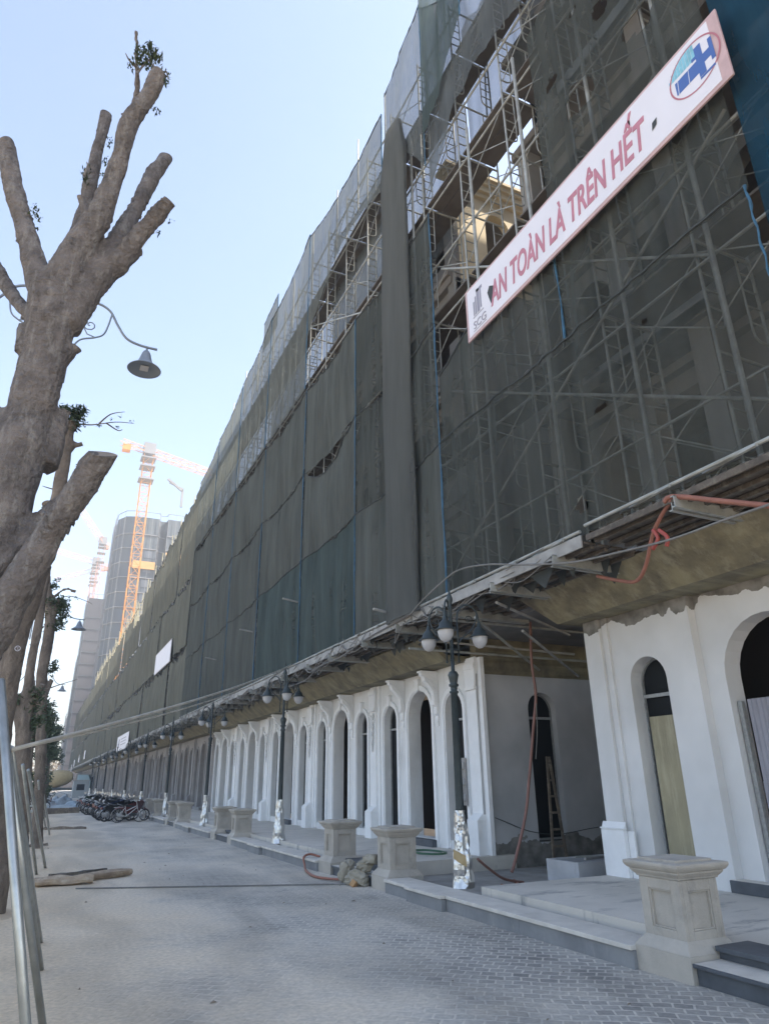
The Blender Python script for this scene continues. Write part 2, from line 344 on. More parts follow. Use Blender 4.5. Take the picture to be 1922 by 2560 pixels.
def arch_band(c, wd, z0, apex, off, width, t0, t1, to3, seg=14):
    a = arch_path(c, wd, z0, apex, off, seg); b = arch_path(c, wd, z0, apex, off+width, seg); mb = MB()
    for k in range(len(a)-1):
        p, q, r, s_ = a[k], a[k+1], b[k+1], b[k]
        mb.quad(to3(*p, t0), to3(*q, t0), to3(*r, t0), to3(*s_, t0))
        mb.quad(to3(*p, t0), to3(*p, t1), to3(*q, t1), to3(*q, t0))
        mb.quad(to3(*s_, t0), to3(*r, t0), to3(*r, t1), to3(*s_, t1))
    return mb

# ================================================================== SETTING
FZ = .25        # porch floor
gnd = MB().quad((-1500, -60, -.03), (1500, -60, -.03), (1500, 2800, -.03), (-1500, 2800, -.03)).build('ground', SOIL, kind='structure')
MB().quad((-1.6, -6, 0), (5.3, -6, 0), (5.3, 260, 0), (-1.6, 260, 0)).build('pavement', paver_mat(), kind='structure')
MB().box(5.6, 8.4, -6, 8.75, -.02, FZ).build('porch_floor', PORCH, kind='structure')
MB().box(5.6, 8.4, 11.85, 200, -.02, FZ).build('porch_floor', PORCH, kind='structure')
MB().box(5.3, 20, 8.74, 11.86, -.02, .02).build('passage_floor', CONC, kind='structure')

# ------------------------------------------------------------------ kerb walls with coping
def kerb(y0, y1, bulges, label):
    e = empty('kerb_wall', (5.05, y0, 0), label=label, cat='kerb', group='low stone kerbs between the pavement and the porch')
    b = MB(); c = MB(); n = max(1, int((y1-y0)/1.4))
    for k in range(n):
        a, d = (y1-y0)*k/n, (y1-y0)*(k+1)/n
        b.box(0, .36, a+.002, d-.002, -.02, .145)
        c.box(-.025, .40, a+.0015, d-.0015, .147, .188)
    b.box(.36, .56, 0, y1-y0, -.02, .12)
    for (p, q) in bulges:
        b.box(-.075, -.002, p-y0, q-y0, -.02, .143); c.box(-.10, -.027, p-y0-.02, q-y0+.02, .149, .190)
    b.build('stone_face', KERBS, e, bevel=.004); c.build('coping', COPING, e, bevel=.006)
    return e
LAMPY = [9.2, 17.8, 26.6, 35.4, 44.2, 53.0, 61.8, 70.6, 79.4, 88.2]
PED = [5.15, 10.88, 13.3, 20.65, 22.85, 29.5, 31.6, 35.9, 38.4, 44.9]
kerb(5.45, 10.6, [(8.75, 9.75)], 'grey stone kerb with pale coping under the nearest lamp post')
kerb(13.6, 20.35, [(17.3, 18.3)], 'grey stone kerb under the second foil-wrapped lamp post')
kerb(23.15, 29.2, [(26.1, 27.1)], 'grey stone kerb under the third foil-wrapped lamp post')
kerb(31.9, 35.6, [(34.9, 35.5)], 'short grey stone kerb beside the fourth lamp post and the bicycle')
kerb(38.7, 44.6, [], 'grey stone kerb behind the row of motorbikes')
kerb(45.2, 200, [], 'long grey stone kerb running into the distance past the motorbikes')
def steps(y0, y1, label):
    e = empty('entrance_steps', (5.1, y0, 0), label=label, cat='steps', group='low steps between pairs of pedestals')
    t1 = MB().box(.04, .40, 0, y1-y0, -.02, .125); t1.box(0, .38, -.0, y1-y0, .127, .155); t1.build('lower_step', STEPD, e, bevel=.004)
    t2 = MB().box(.33, .7, .0, y1-y0, .157, .215); t2.box(.29, .7, 0, y1-y0, .217, FZ+.006); t2.build('upper_step', STEPD, e, bevel=.004)
    MB().quad((.01, .01, .157), (.38, .01, .157), (.38, y1-y0-.01, .157), (.01, y1-y0-.01, .157)).build('dusty_tread', COPING, e)
steps(2.9, 4.84, 'dark stone steps beside the nearest pedestal')
steps(11.2, 13.0, 'low steps behind the heap of cement sacks')
steps(20.97, 22.53, 'low steps between the second pair of pedestals')
steps(29.82, 31.28, 'low steps between the third pair of pedestals')
steps(36.2, 38.1, 'low steps beside the red motorbike')

# ------------------------------------------------------------------ pedestals
def make_pedestal():
    e = empty('stone_pedestal')
    pl = MB().box(-.31, .31, -.31, .31, -.02, .2)
    a, b = .31, .235                                    # sloped weathering above the plinth
    pl.v += []; i = len(pl.v)
    pl.v += [(sx*a, sy*a, .2) for sx, sy in ((-1, -1), (1, -1), (1, 1), (-1, 1))]+[(sx*b, sy*b, .29) for sx, sy in ((-1, -1), (1, -1), (1, 1), (-1, 1))]
    pl.f += [(i+k, i+(k+1) % 4, i+4+(k+1) % 4, i+4+k) for k in range(4)]
    pl.build('plinth', STONE, e, bevel=.006)
    S = .232; sh = MB().box(-S+.034, S-.034, -S+.034, S-.034, .28, .745)
    for ax in (0, 1):
        for sg in (-1, 1):
            def P(u0, u1, z0, z1, t0, t1):
                lo, hi = sorted((sg*(S-.036+t0), sg*(S-.02+t1)))
                if ax == 0: sh.box(lo, hi, u0, u1, z0, z1)
                else: sh.box(u0, u1, lo, hi, z0, z1)
            s0 = S if ax == 0 else S-.037
            P(-s0, -.135, .285, .745, 0, .02); P(.135, s0, .285, .745, 0, .02)
            P(-.134, .134, .285, .355, 0, .0195); P(-.134, .134, .66, .745, 0, .0195)
            P(-.134, -.118, .356, .659, 0, .011); P(.118, .134, .356, .659, 0, .011)
            P(-.117, .117, .356, .370, 0, .0105); P(-.117, .117, .645, .659, 0, .0105)
    sh.build('shaft', STONE, e, bevel=.003)
    prof = [(.225, .745), (.245, .75), (.25, .765), (.262, .775), (.275, .79), (.283, .80), (.283, .812), (.30, .82), (.315, .84), (.322, .855), (.322, .875), (.30, .882)]
    cp = MB(); idx = []
    for (h, z) in prof:
        idx.append(len(cp.v)); cp.v += [(-h, -h, z), (h, -h, z), (h, h, z), (-h, h, z)]
    for p, q in zip(idx, idx[1:]):
        for k in range(4): cp.f.append((p+k, p+(k+1) % 4, q+(k+1) % 4, q+k))
    cp.f.append(tuple(idx[-1]+k for k in range(4)))
    cp.box(-.225, .225, -.225, .225, .878, .902)
    cp.build('cap', STONE, e, bevel=.003)
    return e
pedl = ['nearest square stone pedestal beside the dark steps', 'stone pedestal right of the heap of cement sacks', 'stone pedestal left of the cement sacks where the orange hose ends',
        'stone pedestal just beyond the second foil-wrapped lamp post', 'fifth stone pedestal from the camera', 'sixth stone pedestal, just beyond the third lamp post',
        'seventh stone pedestal from the camera', 'stone pedestal beside the front wheel of the bicycle', 'stone pedestal behind the red motorbike', 'farthest stone pedestal behind the parked motorbikes']
p0 = make_pedestal()
for i, y in enumerate(PED):
    e = p0 if i == 0 else copy_tree(p0)
    e.location = (5.40, y, 0); e.rotation_euler.z = random.uniform(-.012, .012); tag(e, pedl[i], 'pedestal', 'square stone pedestals along the porch')

# ================================================================== BUILDINGS
XW = 7.95
def T(x): return lambda s, z, t: (x+t, s, z)
def glaze(parent, c, wd, z0, apex, xg, transom, to3=None, board=None):
    to3 = to3 or T(0)
    rad = wd/2-.01; n = 12; sp = apex-.01-rad
    g = MB(); pts = [(c-rad, z0)]+[(c-rad*math.cos(math.pi*k/n), sp+rad*math.sin(math.pi*k/n)) for k in range(n+1)]+[(c+rad, z0)]
    g.quad(*[to3(p[0], p[1], xg+.03) for p in pts]); g.build('window_pane', GLASS, parent)
    fr = arch_band(c, wd-.045, z0, apex-.022, 0, .02, xg-.01, xg+.03, to3)
    a = to3(c-wd/2+.03, transom, xg-.015); b = to3(c+wd/2-.03, transom, xg-.015)
    fr.bar(a, b, .03, .05)
    a = to3(c-wd/2+.03, z0+.02, xg-.015); b = to3(c+wd/2-.03, z0+.02, xg-.015); fr.bar(a, b, .03, .04)
    fr.build('window_frame', ALU, parent)

def ground_module(par, y, white=True, detail=True, orn=True):
    """pilaster at y, window, door, window up to y+4.9"""
    PM = PLASTER if white else ROUGHP; TM = TRIM if white else ROUGHP
    ops = [(y+.90, .74, .42, 3.35, True), (y+2.45, 1.15, .40, 3.56, True), (y+4.02, .74, .42, 3.35, True)]
    wall_mesh(y, y+4.9, FZ, 4.0, ops, .32, T(XW)).build('ground_wall', PM, par)
    for (c, wd, sill, apex, _) in ops:
        s = arch_band(c, wd, sill-.15, apex, .03, .10, -.045, 0, T(XW)); b2 = arch_band(c, wd, sill-.15, apex, 0, .03, -.018, 0, T(XW))
        off = len(s.v); s.v += b2.v; s.f += [tuple(i+off for i in f) for f in b2.f]
        s.build('arch_surround', TM, par)
    for (c, wd, sill, apex, _) in ops:
        if wd < 1:
            glaze(par, c, wd, sill, apex, XW+.17, apex-.55, T(0))
        else:
            MB().box(XW-.16, XW+.3, c-.66, c+.66, FZ-.01, .39).build('door_step', STEPD if white else CONC, par)
    if detail:
        for (c, wd, sill, apex, _) in ops:
            k = MB(); k.prism([(c-.055, apex+.0), (c+.055, apex+.0), (c+.085, apex+.24), (c-.085, apex+.24)], 'x', XW-.085, XW+.01)
            k.box(XW-.11, XW+.01, c-.10, c+.10, apex+.24, apex+.275); k.build('keystone', TM, par)
    # pilaster
    p = MB()
    p.box(XW-.10, XW+.05, y-.16, y+.16, FZ, 3.97); p.box(XW-.05, XW+.04, y-.30, y+.30, FZ, 3.95)
    if white:
        p.box(XW-.17, XW-.10, y-.19, y+.19, 3.30, 3.36); p.box(XW-.16, XW-.10, y-.20, y+.20, 3.72, 3.84)
        p.prism([(y-.17, 3.36), (y+.17, 3.36), (y+.20, 3.72), (y-.20, 3.72)], 'x', XW-.145, XW-.10)
    p.build('pilaster', TM, par, bevel=.006)
    q = MB(); q.box(XW-.26, XW-.02, y-.19, y+.19, FZ, .86)
    i = len(q.v); q.v += [(XW-.26, y-.19, .86), (XW-.26, y+.19, .86), (XW-.02, y+.19, .86), (XW-.02, y-.19, .86), (XW-.11, y-.165, .98), (XW-.11, y+.165, .98), (XW-.02, y+.165, .98), (XW-.02, y-.165, .98)]
    q.f += [(i+k, i+(k+1) % 4, i+4+(k+1) % 4, i+4+k) for k in range(4)]+[(i+4, i+5, i+6, i+7)]
    q.build('pilaster_base', TM, par, bevel=.006)
    if detail:
        # carved cartouche below the capital
        r = MB()
        if not orn: r.box(XW-.12, XW-.1, y-.03, y+.03, 3.4, 3.6)
        for kk in range(26 if orn else 0):
            z = 3.22-kk*.036; wv = .085*(1-(kk/30)**1.5)*(.75+.35*math.sin(kk*1.7))
            for sg in (-1, 1):
                r.tube([(XW-.115, y+sg*wv*.25, z+.02), (XW-.15-.015*math.sin(kk), y+sg*wv, z), (XW-.112, y+sg*wv*1.25, z-.035)], [.022, .026*(1-kk/40), .010], 6)
        r.build('carved_ornament', TM, par, smooth=True)
        # console brackets between the openings
        for yy in (y+1.62, y+3.28):
            cb = MB()
            prof = [(XW, 3.86), (XW-.42, 3.86), (XW-.42, 3.80), (XW-.36, 3.76), (XW-.34, 3.68), (XW-.22, 3.58), (XW-.13, 3.46), (XW-.11, 3.30), (XW-.12, 3.16), (XW-.06, 3.12), (XW-.07, 2.96), (XW-.03, 2.92), (XW-.05, 2.80), (XW-.02, 2.70), (XW, 2.70)]
            cb.prism(prof, 'y', yy-.07, yy+.07); cb.box(XW-.45, XW, yy-.10, yy+.10, 3.86, 3.90)
            for t in range(5):
                cb.tube([(XW-.38+.05*t, yy-.085, 3.80-.035*t), (XW-.2+.03*t, yy-.09, 3.70-.08*t), (XW-.03, yy-.085, 3.60-.10*t)], .011, 5)
            cb.build('console_bracket', TM, par, bevel=.004)

def soffit(par, y0, y1):
    m = MB()
    m.box(7.46, 8.4, y0, y1, 3.935, 4.05)
    m.quad((7.46, y0, 3.935), (7.46, y1, 3.935), (6.92, y1, 4.36), (6.92, y0, 4.36))
    m.quad((6.92, y0, 4.36), (6.92, y1, 4.36), (6.95, y1, 4.42), (6.95, y0, 4.42))
    m.quad((7.46, y0, 4.05), (6.95, y0, 4.42), (6.92, y0, 4.36), (7.46, y0, 3.935)); m.quad((7.46, y1, 3.935), (6.92, y1, 4.36), (6.95, y1, 4.42), (7.46, y1, 4.05))
    m.quad((6.95, y0, 4.42), (6.95, y1, 4.42), (8.4, y1, 4.42), (8.4, y0, 4.42))
    return m.build('eaves_slab', FORM, par)

FLOORS = [4.42, 7.7, 10.95, 14.2]
def upper_module(par, y, ln, x, m, rich, top=17.0, seed=0):
    rnd = random.Random(seed)
    fl = FLOORS+[top]
    for a, b in zip(fl, fl[1:]):
        if rich == 1:
            ops = [(y+.95, .9, a+.75, b-.65, b < 11.5), (y+ln/2, 1.5, a+.12, b-.6, False), (y+ln-.95, .9, a+.75, b-.65, b < 11.5)]
        else:
            ops = [(y+1.15, 1.5, a+.4, b-.55, False), (y+ln-1.15, 1.5, a+.4, b-.55, False)]
        wall_mesh(y, y+ln, a, b, ops, .28, T(x)).build('upper_wall', m, par)
        s = MB().box(x-.16, x+.0, y, y+ln, b-.30, b-.05); s.box(x-.24, x-.0, y, y+ln, b-.05, b+.05)
        s.build('string_course', m, par)
        if rich == 1:
            t = MB(); t.box(x-.75, x-.245, y+ln/2-1.05, y+ln/2+1.05, a-.12, a+.06); t.box(x-.75, x-.68, y+ln/2-1.05, y+ln/2+1.05, a+.061, a+.30)
            for k in range(9): t.box(x-.74, x-.69, y+ln/2-1.03+.25*k, y+ln/2-.96+.25*k, a+.30, a+.85)
            t.box(x-.77, x-.66, y+ln/2-1.07, y+ln/2+1.07, a+.851, a+.93)
            t.build('balcony', m, par)
    p = MB().box(x-.12, x, y-.22, y+.22, FLOORS[0], top-.31); p.build('upper_pilaster', m, par)

# --- white arcade block (left of the passage)
B2 = empty('arcade_building', (XW, 12.2, 0), label='white plastered arcade building with tall arched windows beyond the passage', cat='building', group='buildings of the netted row')
inv = Matrix.Translation((-XW, -12.2, 0))
def bparent(e):      # children keep world coordinates
    for c in kids(e): c.matrix_parent_inverse = e.matrix_basis.inverted()
for k in range(5):
    ground_module(B2, 12.2+.0+4.9*k+(.0), True, True, k > 0)
    upper_module(B2, 12.25+4.9*k, 4.9, 8.15, UPPERP, 1, 16.6, k)
# side wall facing the passage
sT = lambda s, z, t: (s, 12.03+t, z)
wall_mesh(7.85, 14, .0, 3.62, [(9.47, .72, .42, 3.3, True)], .2, sT).build('side_wall', SIDEWALL, B2)
glaze(B2, 9.47, .72, .44, 3.28, .16, 2.78, sT)
MB().box(7.90, 14, 12.03, 12.25, 3.622, 4.42).build('side_lintel', FORM, B2)
MB().box(7.84, 8.1, 12.031, 12.37, FZ, 3.96).build('corner_pilaster', TRIM, B2, bevel=.006)
s = wall_mesh(8.0, 14, 4.43, 13.9, [(9.6, .9, 5.2, 7.0, False), (11.4, .9, 5.2, 7.0, False), (9.6, .9, 8.6, 10.2, False), (11.4, .9, 8.6, 10.2, False)][0:1], .25, sT); s.build('upper_side_wall', UPPERP, B2)
wall_mesh(8.16, 14, 13.91, 17.6, [(9.5, .8, 14.4, 16.6, True), (11.2, .8, 14.4, 16.6, True)], .25, sT).build('cream_side_wall', CREAM, B2, label='sunlit cream side wall with arched openings near the roof')
cn = MB(); cn.box(7.95, 14, 11.93, 12.03, 17.0, 17.15); cn.box(7.86, 14, 11.84, 12.03, 17.152, 17.35); cn.box(7.78, 14, 11.76, 12.03, 17.352, 17.5); cn.box(7.7, 14, 11.68, 12.3, 17.502, 17.6); cn.build('cornice', CREAM, B2)
YE2 = 12.2+24.5
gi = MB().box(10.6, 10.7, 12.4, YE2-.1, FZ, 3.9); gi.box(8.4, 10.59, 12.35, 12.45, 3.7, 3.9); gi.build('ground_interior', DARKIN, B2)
MB().box(8.28, 14, 12.9, 13.0, 0, 4.1).build('added_leak_wall', DARKIN, B2)  # added near-black wall, stops light leaking through the side window
m = MB()
for z in (4.2, 7.6, 10.85, 14.1): m.box(8.45, 14, 12.35, YE2-.1, z, z+.18)
m.box(10.2, 10.35, 12.36, YE2-.1, 4.4, 16.4); m.build('interior_floors', DARKCONC, B2)
MB().box(8.14, 34, 12.32, YE2, 16.602, 16.9).build('roof_slab', DARKCONC, B2)
soffit(B2, 12.5, YE2)
bparent(B2)

# --- undercoat blocks further on
def far_block(y0, nmod, top, label, drow):
    B = empty('arcade_building', (XW, y0, 0), label=label, cat='building', group='buildings of the netted row')
    for k in range(nmod):
        ground_module(B, y0+4.9*k, False, False)
    ye = y0+4.9*nmod
    wall_mesh(y0, ye, 4.42, top, [], .2, T(8.15)).build('upper_wall', UPPERP, B)
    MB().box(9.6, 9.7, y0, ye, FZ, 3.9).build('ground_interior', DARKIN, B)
    MB().box(8.15, 16, y0, ye, top+.002, top+.3).build('roof_slab', DARKCONC, B)
    MB().box(15.8, 16, y0, ye, 0, top).build('rear_wall', UPPERP, B)
    MB().box(8.15, 15.79, ye-.2, ye-.01, 0, top).build('end_wall', UPPERP, B)
    soffit(B, y0, ye); bparent(B); return B
far_block(36.75, 8, 16.3, 'grey undercoated arcade block behind the parked motorbikes', 0)
far_block(76.2, 8, 15.3, 'second grey undercoated arcade block far along the row', 0)
far_block(115.6, 12, 15.3, 'farthest arcade block at the end of the netted row', 0)

# --- near right block
B1 = empty('corner_building', (XW, 0, 0), label='near white arcade building on the right with big dark arched doorway', cat='building', group='buildings of the netted row')
def seg(y0, y1, x, ops, m=BAYWALL): return wall_mesh(y0, y1, FZ, 4.0, ops, .30, T(x)).build('ground_wall', m, B1)
seg(6.66, 8.22, 7.96, [(7.56, .70, FZ+.05, 3.27, True)])
seg(-2.0, 6.66, 8.10, [(5.64, 1.42, .40, 3.55, True), (3.2, .7, FZ+.05, 3.27, True)])
MB().box(7.961, 8.10, 6.655, 6.665, FZ, 4.0).build('wall_return', BAYWALL, B1)
p = MB(); p.box(7.86, 8.2, 8.34, 8.70, FZ, 4.0); p.box(7.915, 8.2, 8.22, 8.3395, FZ, 3.995); p.build('corner_pilaster', BAYWALL, B1, bevel=.006)
q = MB(); q.box(7.80, 7.87, 8.30, 8.77, FZ, .86); q.box(7.87, 8.2, 8.705, 8.77, FZ, .858); q.box(7.87, 7.90, 8.18, 8.30, FZ, .857)
q.prism([(7.80, .86), (7.858, .98), (7.858, .861)], 'y', 8.30, 8.77); q.box(7.785, 7.857, 8.29, 8.78, .88, .90); q.build('pilaster_base', TRIM, B1, bevel=.004)
glaze(B1, 7.56, .70, FZ+.06, 3.26, 7.96+.22, 2.72)
pl = MB().box(8.12, 8.14, 7.23, 7.80, FZ+.06, 2.42).xf(lambda p: p+Vector((0, -.03*(2.4-p.z)*0, 0))); pl.build('plywood_panel', PLY, B1, label='weathered plywood sheet filling the arched window')
def corr(y0, y1, z0, z1, x, m, name, par, **k):
    c = MB(); n = int((y1-y0)/.035); ps = [(y0+(y1-y0)*i/n, x+(.008 if i % 2 else -.008)) for i in range(n+1)]
    for a, b in zip(ps, ps[1:]): c.quad((a[1], a[0], z0), (b[1], b[0], z0), (b[1], b[0], z1), (a[1], a[0], z1))
    return c.build(name, m, par, **k)
corr(4.95, 6.22, .40, 1.52, 8.25, TIN, 'corrugated_sheet', B1); corr(5.0, 6.20, 1.5, 2.52, 8.235, TIN, 'corrugated_sheet', B1)
MB().box(8.2, 8.26, 6.27, 6.33, .4, 2.5).build('door_stud', ALU, B1)
MB().box(7.92, 8.4, 4.7, 6.72, FZ+.001, .39).build('door_step', STEPD, B1, bevel=.008)
MB().box(7.93, 8.4, 4.72, 6.70, .391, .397).build('dusty_tread', COPING, B1)
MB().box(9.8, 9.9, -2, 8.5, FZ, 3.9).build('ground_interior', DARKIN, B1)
MB().box(7.9, 14, 8.60, 8.71, 0, 4.0).build('side_wall', ROUGHP, B1)
ms = MB()  # eaves slab with bevelled fascia, angled at its corner
y0, y1 = -2, 8.9
ms.box(7.50, 8.6, y0, y1, 3.99, 4.08); ms.quad((7.50, y0, 3.99), (7.50, y1, 3.99), (6.92, y1+.25, 4.42), (6.92, y0, 4.42)); ms.quad((7.50, y1, 3.99), (8.6, y1, 3.99), (8.6, y1+.25, 4.42), (6.92, y1+.25, 4.42))
ms.quad((6.92, y0, 4.42), (6.92, y1+.25, 4.42), (8.6, y1+.25, 4.42), (8.6, y0, 4.42)); ms.build('eaves_slab', FORM, B1)
for k in range(2):
    upper_module(B1, 8.6-5.3*(k+1), 5.3, 8.1, UPPERP, 1 if k == 0 else 2, 17.2, 50+k)
m = MB()
for z in (7.55, 10.8, 14.05, 17.0): m.box(7.35, 14, -2, 8.58, z, z+.2)
m.box(10.3, 10.45, -2, 8.58, 4.5, 19); m.build('interior_floors', DARKCONC, B1)
for yy in (8.35, 5.2, 2.1):
    for za, zb in ((4.45, 7.54), (7.76, 10.79), (11.01, 14.04)): MB().box(7.45, 7.8, yy-.17, yy+.17, za, zb).build('portico_column', UPPERP, B1)
MB().box(8.1, 34, 8.4, 8.58, 4.5, 19.5).build('upper_side_wall', UPPERP, B1)
MB().box(8.1, 34, -6, 8.38, 17.21, 21.0).build('attic', UPPERP, B1)  # stretched deep out of view, like the side wall, to block the sun
MB().box(8.0, 34, 7.2, 8.39, 21.01, 21.3).build('parapet', UPPERP, B1)
MB().box(16, 34, -8, 8.38, 21.31, 25.5).build('added_sun_block', UPPERP, B1)  # unseen mass added to keep sun off the facing side wall
MB().box(13.6, 13.8, 8.72, 11.9, .02, 13).build('passage_sun_wall', UPPERP, B1)  # unseen wall put in to keep sun out of the passage
MB().box(7.5, 13.59, 8.96, 12.02, 4.36, 4.5).build('passage_sun_slab', DARKCONC, B1)  # roof slab added over the passage to stop sunlight leaking in
bparent(B1)

# ================================================================== TIMBER CANOPY (scaffold platform over the porch)
def canopy(y0, y1, label, detail=True, cz=0.0):
    e = empty('scaffold_canopy', (6.0, y0, 4.45), label=label, cat='canopy', group='plank platforms carrying the scaffold')
    b = MB(); b.box(-.03, .0, 0, y1-y0, -.06+cz, .11+cz-(.09 if y0 < 0 else 0)); b.build('edge_board', DTIMBER if y0 < 0 else EDGE, e, bevel=.004)
    d = MB(); n = 6
    for k in range(n): d.box(.02+k*.235, .02+k*.235+.2, 0, y1-y0, .0+cz, .03+cz)
    d.build('deck_boards', DTIMBER, e)
    L = MB(); k = 0; y = .5
    while y < y1-y0:
        L = MB()
        for s in (0, .10):
            L.box(-.10 if s == 0 else -.03, 1.9, y+s, y+s+.012, -.14+cz, -.02+cz); L.box(-.10 if s == 0 else -.03, 1.9, y+s, y+s+.05, -.028+cz, -.016+cz); L.box(-.10 if s == 0 else -.03, 1.9, y+s, y+s+.05, -.152+cz, -.140+cz)
        L.build('channel_beam', TUBE, e)
        y += 1.62+random.uniform(-.12, .12)
    if detail:
        j = MB()
        for k in range(6): j.bar((.15+.24*k, 0, -.035+cz), (.15+.24*k+random.uniform(-.03, .03), y1-y0, -.035+cz), .05, .05)
        j.build('joists', DTIMBER, e)
        r = MB()
        for k in range(int((y1-y0)/1.1)):
            yy = k*1.1+.3; r.tube([(-.06, yy, .13+cz), (.1, yy+.9, .16+cz)], .022, 6); 
        r.tube([(-.02, 0, .16+cz), (-.02, y1-y0, .15+cz)], .024, 8)
        r.build('ledger_tube', TUBE, e)
    return e
canopy(-2, 6.35, 'timber canopy deck above the nearest arched doorway', cz=.06)
canopy(6.45, 11.2, 'canopy deck over the passage behind the nearest lamp head')
canopy(11.25, 14.85, 'canopy deck beyond the passage, above the cement sacks')
canopy(14.9, 18.6, 'short canopy deck at the second lamp head')
canopy(18.65, 36, 'canopy deck above the far white arches')
canopy(36.1, 120, 'long far canopy deck running above the motorbikes', False)
canopy(120.1, 176, 'farthest canopy deck at the end of the row', False)
# fringe of loose net and wires hanging under the canopy
def fringe(y0, y1, label, seed, n):
    rnd = random.Random(seed); e = empty('cable_tangle', (6.05, y0, 4.5), label=label, cat='cables', group='tangled cables along the canopy edge')
    a = MB()
    for k in range(n):
        y = rnd.uniform(0, y1-y0); l = rnd.uniform(.5, 1.6); z = rnd.uniform(-.12, .14)
        pts = [(rnd.uniform(-.12, .05), y, z), (rnd.uniform(-.16, .0), y+l*.5, z-rnd.uniform(.05, .35)), (rnd.uniform(-.12, .05), y+l, z+rnd.uniform(-.08, .1))]
        a.tube(spline(pts, 5), rnd.uniform(.006, .014), 5)
    a.build('cables', CABLE, e, kind='stuff')
    b = MB()
    for k in range(n):
        y = rnd.uniform(0, y1-y0); x = rnd.uniform(0, .9); w_ = rnd.uniform(.2, .9); h = rnd.uniform(.08, .42)
        P = [Vector((x, y, .0)), Vector((x+.05, y+w_*.5, -h*.9)), Vector((x, y+w_, .02)), Vector((x+.1, y+w_*.6, .05))]
        b.quad(*P)
    b.build('net_scraps', MATS['dark_rope'], e, fix=False, kind='stuff')
    return e
fringe(6.6, 11.3, 'few wires and scraps along the canopy edge over the passage', 9, 22)
fringe(11.5, 18.6, 'wires and dark net scraps along the canopy edge near the second lamp', 3, 34)
fringe(18.8, 36, 'tangle of wires and scraps hanging above the far white arches', 4, 120)
fringe(36, 80, 'dense tangle of cables above the parked motorbikes', 5, 260)

# ================================================================== SCAFFOLD
SX0, SX1 = 6.28, 7.28; TH = 1.62; SP = 1.6; SECL = 4.8
def frame_mb():
    f = MB(); r = .021; W = SX1-SX0
    f.tube([(0, 0, 0), (0, 0, TH)], r, 7); f.tube([(W, 0, 0), (W, 0, TH)], r, 7); f.tube([(0, 0, TH-.08), (W, 0, TH-.08)], r, 7)
    for x, sg in ((0, 1), (W, -1)):
        f.tube([(x+sg*.26, 0, TH-.08), (x+sg*.26, 0, .42), (x+sg*.24, 0, .34), (x+sg*.17, 0, .29), (x, 0, .28)], .015, 6)
        for z in (.55, .80, 1.05, 1.30): f.tube([(x, 0, z), (x+sg*.26, 0, z)], .012, 5)
    return f
def make_section(n_t, z0):
    e = empty('scaffold_section')
    fr = None
    protos = {}
    def put(name, mb, m, loc):
        if name not in protos:
            o = mb().build(name, m, e, smooth=False); o.location = loc; protos[name] = o; return o
        o = protos[name].copy(); C.objects.link(o); o.parent = e; o.location = loc; return o
    for t in range(n_t):
        z = t*TH
        for k in range(3): put('frame', frame_mb, TUBE, (0, k*SP, z))
        for k in range(3):
            if (t+k) % 3 != 2:
                put('cross_brace', lambda: MB().tube([(.02, 0, .25), (.02, SP, 1.35)], .011, 5).tube([(.045, 0, 1.35), (.045, SP, .25)], .011, 5), TUBE, (0, k*SP, z))
            if (t*2+k) % 3 == 0:
                put('cross_brace', lambda: None, TUBE, (SX1-SX0-.06, k*SP, z))
        put('ledger', lambda: MB().tube([(-.035, 0, 0), (-.035, SECL, 0)], .022, 6), TUBE, (0, 0, z+1.0+(.1 if t % 2 else 0)))
        if t % 2 == 1:
            for k in range(3): put('deck', lambda: MB().box(.08, .47, .03, SP-.03, 0, .04).box(.49, .90, .03, SP-.03, .002, .038), DECK, (0, k*SP, z+TH-.05))
    return e
NT = 8
sec = make_section(NT, 4.55)
fill = ['nearest', 'second', 'third', 'fourth', 'fifth', 'sixth', 'seventh', 'eighth', 'ninth', 'tenth', 'eleventh', 'twelfth', 'thirteenth', 'fourteenth']
places = ['behind the long slogan board', 'above the passage between the buildings', 'behind the tall net chute', 'beyond the net chute', 'behind the second lamp head', 'before the stepped net top', 'with the tall corner tower']
secs = []
for i in range(12):
    e = sec if i == 0 else copy_tree(sec)
    e.location = (SX0, -.6+SECL*i, 4.55)
    lb = 'tubular scaffold bay %s' % places[i] if i < len(places) else 'tubular scaffold bay, %s along the netted row' % fill[i]
    tag(e, lb, 'scaffolding', 'scaffold bays behind the safety nets'); secs.append(e)
# upper lift, only over the nearer part
up = make_section(1, 0)
for i in range(6):
    e = up if i == 0 else copy_tree(up)
    e.location = (SX0, -.6+SECL*i, 4.55+NT*TH)
    tag(e, 'top tubular scaffold lift rising above the roof, %s bay from the camera' % fill[i], 'scaffolding', 'top scaffold lifts')
# long diagonal tubes and stray poles
def pole(name, a, b, r, m, label, cat, group=None):
    o = MB().tube([Vector(a)-Vector(a), Vector(b)-Vector(a)], r, 8).build(name, m, label=label, cat=cat, group=group); o.location = a; return o
for i, (u, v, l) in enumerate(((845, 1325, 'beside the foot of the net chute'), (640, 1300, 'by the blue seam nearest the second lamp'), (543, 1365, 'halfway down the netted wall'), (465, 1425, 'left of the others, above the far lamps'))):
    p_ = atX(u*1.157, v*1.157, 6.0); pole('outrigger_tube', p_+Vector((-.42, -.05, .04)), p_+Vector((.25, .05, -.02)), .028, EDGE, 'short pale tube poking out through the net %s' % l, 'tube', 'tubes poking through the nets')

